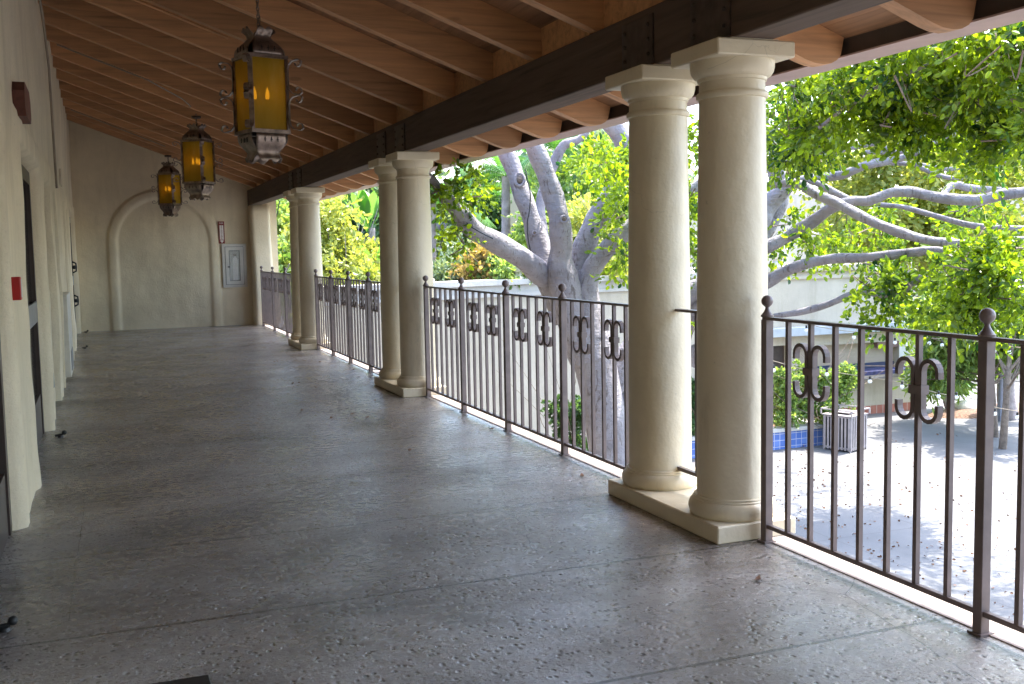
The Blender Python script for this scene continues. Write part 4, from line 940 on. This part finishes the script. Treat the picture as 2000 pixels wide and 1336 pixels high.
def tree(name, px, pyb, d, blobspec, m, lb, lsize=.12, tw=500, k=9, L=.5, hw=6, top=None, cat='tree', mb_=m_bark2, z0=GZ, group=None, nl=5, droop=.25, wide=.62):
    base = at(px, pyb, d); o = (base[0], base[1], z0); t = thing(name, o, lb, cat, group)
    tops = [at(s[0], s[1], s[4]) for s in blobspec]; tp = np.mean(tops, 0) if top is None else at(*top)
    r0 = hw*d/F; mbx = MB(o); mid = np.array([base[0]*.5+tp[0]*.5+rng.normal()*.2, base[1], (z0+tp[2])/2])
    Q = catmull([(base[0], base[1], z0), mid, tp-np.array([0, 0, .3])], 6); mbx.tube(Q, list(np.linspace(r0*1.3, r0*.6, len(Q))), 10)
    for q in tops:
        for _ in range(nl):
            e = q+rng.normal(size=3)*np.array([.9, .9, .7]); s_ = Q[-4-rng.integers(0, 4)]; mbx.tube(catmull([s_, (s_+e)/2+rng.normal(size=3)*.15, e], 4), list(np.linspace(r0*.45, r0*.1, 9)), 6)
    mbx.obj('trunk', mb_, t, True)
    a, b_ = blobs(blobspec, tw, k, L, droop=droop); leaves('crown', a-np.array(o), b_, lsize, m, t, wide=wide); return t
G1 = 'garden trees beyond the railing'
tree('garden_tree', 660, 600, 26, [(660, 450, 90, 60, 26, 1.5, 4), (620, 520, 60, 60, 26, 1.5, 3), (700, 530, 50, 60, 26, 1.5, 3), (560, 480, 50, 90, 26, 1.2, 2)], m_leafy, 'sparse yellow-green tree with pale branches left of the middle columns', .13, 1300, 8, .5, 5, mb_=m_palmt, nl=9, group=G1)
tree('garden_tree', 548, 600, 25, [(545, 540, 25, 60, 25, 1, 1), (550, 430, 22, 60, 27, 1, 1)], m_leafl, 'light green tree in the gap beside the far pier', .14, 420, 8, .5, 8, mb_=m_palmt, group=G1)
tree('shrub', 700, 620, 23.5, [(700, 585, 55, 30, 23.5, 1, 1), (640, 600, 60, 25, 23.5, 1, 1), (735, 560, 30, 40, 24, 1, 1)], m_leafy, 'bright yellow-green shrub over the railing before the middle columns', .12, 800, 9, .4, 3, cat='shrub', z0=-1)
tree('garden_tree', 640, 560, 40, [(600, 420, 70, 60, 40, 2, 2), (690, 400, 70, 60, 40, 2, 2), (560, 400, 50, 80, 40, 2, 1.5), (640, 500, 110, 70, 42, 2, 3)], m_leafd, 'dark green tree far behind the yellow-green one', .26, 1200, 9, .9, 8, group=G1)
tree('garden_tree', 860, 560, 36, [(850, 500, 35, 60, 36, 1.5, 1.5), (880, 470, 40, 60, 37, 1.5, 1.2), (845, 420, 30, 50, 38, 1.5, 1)], m_leafb, 'blue-grey conifer-like tree right of the middle columns', .2, 800, 9, .7, 6, droop=.6, group=G1)
tree('garden_tree', 960, 560, 38, [(950, 420, 55, 60, 38, 2, 2), (1000, 440, 50, 60, 38, 2, 2), (960, 490, 60, 40, 38, 2, 1), (910, 400, 40, 40, 40, 2, 1)], m_leafd, 'dark green bushy tree behind the palm trunk', .2, 1300, 9, .7, 8, group=G1)
tree('garden_tree', 1150, 560, 32, [(1130, 360, 70, 80, 32, 2, 2), (1190, 420, 60, 90, 32, 2, 2), (1090, 420, 50, 70, 34, 2, 1.4), (1220, 320, 60, 60, 33, 2, 1.5)], m_leafl, 'light green tree behind the forked grey limbs', .17, 1500, 9, .6, 6, group=G1)
tree('garden_tree', 1120, 560, 46, [(1000, 380, 90, 70, 46, 3, 2), (1150, 300, 90, 70, 46, 3, 2), (1250, 400, 90, 90, 46, 3, 2), (880, 420, 90, 90, 48, 3, 2)], m_leafb, 'hazy pale green tree farthest behind the big trunk', .34, 1300, 8, 1.1, 8, group=G1)
tree('shrub', 880, 560, 23, [(880, 530, 35, 22, 23, .8, 1), (900, 500, 30, 25, 24, .8, 1)], m_leafb, 'grey-green shrub above the parapet beside the middle columns', .1, 420, 9, .35, 3, cat='shrub', z0=-1)
tree('shrub', 935, 560, 22.8, [(935, 520, 28, 25, 22.8, .8, 1), (950, 500, 16, 25, 23, .6, .6)], m_leafo, 'coppery orange-tipped shrub above the parapet', .1, 380, 9, .35, 3, cat='shrub', z0=-1)
tree('shrub', 985, 560, 22.5, [(985, 525, 40, 28, 22.5, .8, 1), (1030, 520, 35, 30, 22.5, .8, 1), (1040, 455, 30, 40, 25, .8, 1)], m_leafl, 'bright green shrub above the parapet left of the trunk', .1, 700, 9, .35, 3, cat='shrub', z0=-1)
tree('shrub', 1210, 560, 23.5, [(1205, 500, 45, 35, 23.5, .8, 1), (1170, 440, 40, 60, 25, 1, 1), (1120, 450, 30, 60, 26, 1, 1)], m_leafy, 'yellow-green shrub behind the parapet right of the trunk', .11, 900, 9, .4, 3, cat='shrub', z0=-1)
tree('garden_tree', 1290, 560, 20, [(1600, 290, 90, 60, 19, 1.5, 2), (1750, 330, 100, 60, 19, 1.5, 3), (1900, 330, 110, 70, 18, 1.5, 3), (1700, 420, 70, 60, 19, 1.2, 2), (1800, 430, 90, 55, 19, 1.2, 2.4), (1930, 430, 90, 60, 18, 1.2, 2.4), (1640, 440, 40, 45, 19.5, 1, 1), (1980, 250, 80, 70, 19, 1.5, 2), (1850, 500, 80, 35, 18.5, 1, 1.4)], m_leafy, 'sunlit yellow-green canopy behind the long horizontal limbs', .1, 3300, 9, .45, 6, top=(1400, 430, 20), nl=0, group=G1)
tree('garden_tree', 1945, 800, 26, [(1850, 620, 60, 60, 27, 1.4, 2), (1930, 620, 60, 50, 26.5, 1.4, 2), (1860, 700, 45, 50, 27.5, 1.2, 1.6), (2000, 640, 60, 60, 26, 1.4, 2), (1840, 670, 30, 40, 28, 1, 1)], m_leafl, 'light green weeping tree with thin trunk behind the near ball finial', .22, 1300, 9, .6, 5, top=(1930, 640, 26.5), droop=.9, wide=.32, group=G1)
tree('garden_tree', 1960, 805, 24.5, [(1970, 560, 60, 50, 25, 1.3, 1.5), (2030, 600, 60, 60, 25, 1.3, 1.5)], m_leafl, 'light green tree whose slanting trunk rises beside the lamp post', .16, 500, 9, .5, 6, top=(1975, 640, 25), group=G1)
tree('garden_tree', 1900, 760, 42, [(1850, 560, 110, 90, 44, 3, 2), (2000, 600, 110, 90, 44, 3, 2), (1880, 690, 110, 60, 42, 2.5, 2)], m_leafd, 'dark green trees massed beyond the path', .34, 1400, 8, 1, 8, group=G1)
# planting in the tiled planter and by the wall
G2 = 'bushes in the blue tiled planter'
tree('bush', 1540, 840, 25.2, [(1530, 790, 22, 40, 25.2, .35, 1.5), (1525, 745, 22, 22, 25.2, .3, .6), (1575, 720, 14, 20, 25.3, .3, .4), (1570, 790, 16, 28, 25.3, .3, .5)], m_leafl, 'leafy green bush in the planter just right of the near post', .085, 560, 9, .22, 2, cat='bush', z0=-3.13, group=G2)
tree('bush', 1635, 830, 25.6, [(1610, 790, 28, 30, 25.5, .35, 1), (1650, 760, 22, 38, 25.6, .35, 1), (1600, 740, 24, 20, 25.6, .3, .6), (1648, 730, 14, 20, 25.6, .3, .5)], m_leafl, 'taller green bush in the planter behind the litter bin', .085, 620, 9, .22, 2, cat='bush', z0=-3.13, group=G2)
tree('bush', 1352, 850, 24.3, [(1350, 800, 16, 50, 24.3, .35, 1), (1352, 760, 12, 20, 24.3, .3, .4)], m_leafd, 'dark green bush seen between the two nearest columns', .085, 380, 9, .22, 2, cat='bush', z0=-3.13, group=G2)
tree('shrub', 1120, 900, 15, [(1120, 810, 38, 36, 15, .3, 1.6), (1095, 800, 20, 14, 15, .2, .5), (1135, 860, 18, 25, 15, .3, .6)], m_leafd, 'small dark green shrub behind the railing at the foot of the grey trunk', .065, 330, 9, .16, 2, cat='shrub')
# palms
def palm(px, py, d, n, L, lb, tr=6, leaflet=.5, droopy=1., z0=GZ, m=m_palm, wmul=1.):
    c = at(px, py, d); o = (c[0], c[1], z0); t = thing('palm_tree', o, lb, 'palm', 'palms in the garden')
    mb = MB(o); q = catmull([(c[0]+.1, c[1], z0), (c[0]-.05, c[1], (z0+c[2])/2), c], 10); r = tr*d/F; mb.tube(q, [r*(1.15-.25*i/len(q)+.03*(i % 2)) for i in range(len(q))], 12); mb.obj('trunk', m_palmt, t, True)
    for i in range(n):
        a = 2*math.pi*i/n*2.4+rng.random(); el = .2+rng.random()*1.15; dirv = np.array([math.cos(a)*math.cos(el), math.sin(a)*math.cos(el), math.sin(el)])
        K = 34; T = np.linspace(0, 1, K)[:, None]; LL = L*(.85+.3*rng.random()); R = c-np.array(o)+dirv*T*LL; R[:, 2] -= (T[:, 0]**2)*LL*.62*droopy
        tg = np.gradient(R, axis=0); tg /= np.linalg.norm(tg, axis=1)[:, None]; side = np.cross(tg, [0, 0, 1.]); side /= np.linalg.norm(side, axis=1)[:, None]+1e-9
        V = []; Q = []; j = np.arange(3, K)
        for s in (-1, 1):
            ln = leaflet*np.sin(np.pi*np.clip(T[j, 0]*.93+.07, 0, 1))[:, None]+.06; b0 = R[j]; dd_ = side[j]*s*.8+tg[j]*.55; dd_ /= np.linalg.norm(dd_, axis=1)[:, None]
            mid = b0+dd_*ln*.5; mid[:, 2] -= ln[:, 0]*.08; tip = b0+dd_*ln; tip[:, 2] -= ln[:, 0]*.55*droopy; w = tg[j]*.02*wmul*L/2
            blk = np.stack([b0-w*.6, b0+w*.6, mid+w, mid-w, tip+w*.1, tip-w*.1], 1).reshape(-1, 3); off = sum(len(x) for x in V); V.append(blk)
            bb_ = np.arange(len(j))[:, None]*6+off; Q.append(bb_+np.array([[0, 1, 2, 3]])); Q.append(bb_+np.array([[3, 2, 4, 5]]))
        off = sum(len(x) for x in V); st = np.stack([R-side*.015*L/2, R+side*.015*L/2], 1).reshape(-1, 3); V.append(st); ii = np.arange(K-1)[:, None]*2+off; Q.append(ii+np.array([[0, 1, 3, 2]]))
        np_obj('frond', np.concatenate(V), np.concatenate(Q), m, t)
    return t
palm(988, 345, 34, 18, 2.3, 'tall slim palm with a ringed grey trunk behind the leaning limb', 9, .55)
palm(845, 395, 30, 16, 1.9, 'drooping queen palm right of the middle column pair', 7, .55, 1.2)
palm(1085, 300, 33, 14, 2.2, 'bright green palm between the forked grey limbs', 6, .5)
palm(655, 378, 27, 16, 1.15, 'dark feather palm left of the middle column pair', 6, .42, 1.)
palm(1968, 712, 28.5, 16, .95, 'short stubby palm beside the lamp post', 16, .35, .8, wmul=1.4)
palm(1850, 760, 30, 12, .9, 'low clump palm behind the corner of the snack bar', 5, .35, .8, wmul=1.4)
palm(590, 425, 32, 14, 1.3, 'bright palm partly behind the farthest columns', 6, .5)
# giant bird-of-paradise: big paddle leaves
def paddle(px, py, d, n, H, lb, z0=-2.5):
    c = at(px, py, d); o = (c[0], c[1], z0); t = thing('paddle_plant', o, lb, 'plant')
    for i in range(n):
        a = 2*math.pi*i/n+rng.random(); le = .15+rng.random()*.35; base = np.array([0, 0, c[2]-z0-.4]); L = H*(.7+.5*rng.random())
        d0 = np.array([math.cos(a)*le, math.sin(a)*le, 1]); K = 10; T = np.linspace(0, 1, K)[:, None]; R = base+d0*T*L; R[:, :2] += (T**2)*np.array([math.cos(a), math.sin(a)])*L*.35
        sd = np.array([-math.sin(a), math.cos(a), 0]); w = (.24*H*.45*np.sin(np.pi*np.clip((T-.35)/.65, 0, 1))**.6+.008); V = np.stack([R-sd*w+np.array([0, 0, .03]), R, R+sd*w+np.array([0, 0, .03])], 1).reshape(-1, 3)
        ii = np.arange(K-1)[:, None]*3; Q = np.concatenate([ii+np.array([[0, 1, 4, 3]]), ii+np.array([[1, 2, 5, 4]])]); np_obj('paddle_leaf', V, Q, m_banana, t, True)
    mb = MB(o); mb.tube([(c[0], c[1], z0), (c[0]+.1, c[1], c[2]-.2)], [.14, .09], 10); mb.obj('stem', m_palmt, t, True)
paddle(718, 430, 27, 16, 1.35, 'giant paddle-leaved plant close to the middle columns')
paddle(738, 520, 26, 11, 1.0, 'lower paddle-leaved plant half hidden by the middle columns')
# ground cover and litter
n = 3200; P = np.stack([rng.uniform(6, 20, n), rng.uniform(6, 21, n), np.full(n, GZ+.02)], 1); keep = rng.random(n) < np.exp(-((P[:, 0]-10)/6)**2); P = P[keep]
D = rng.normal(size=(len(P), 3)); D[:, 2] *= .15; tag(leaves('leaf_litter', P, D, .052, m_dry, None), 'dry fallen leaves scattered over the courtyard paving', kind='stuff')
P = np.stack([rng.uniform(24, 40, 2600), rng.uniform(27.3, 33, 2600), np.full(2600, GZ+.25)], 1); a, b_ = twigs(P, 4, .2, droop=-.5)
tag(leaves('ground_cover', a, b_, .12, m_leafl, None), 'low green ground cover beyond the tan kerb', kind='stuff')
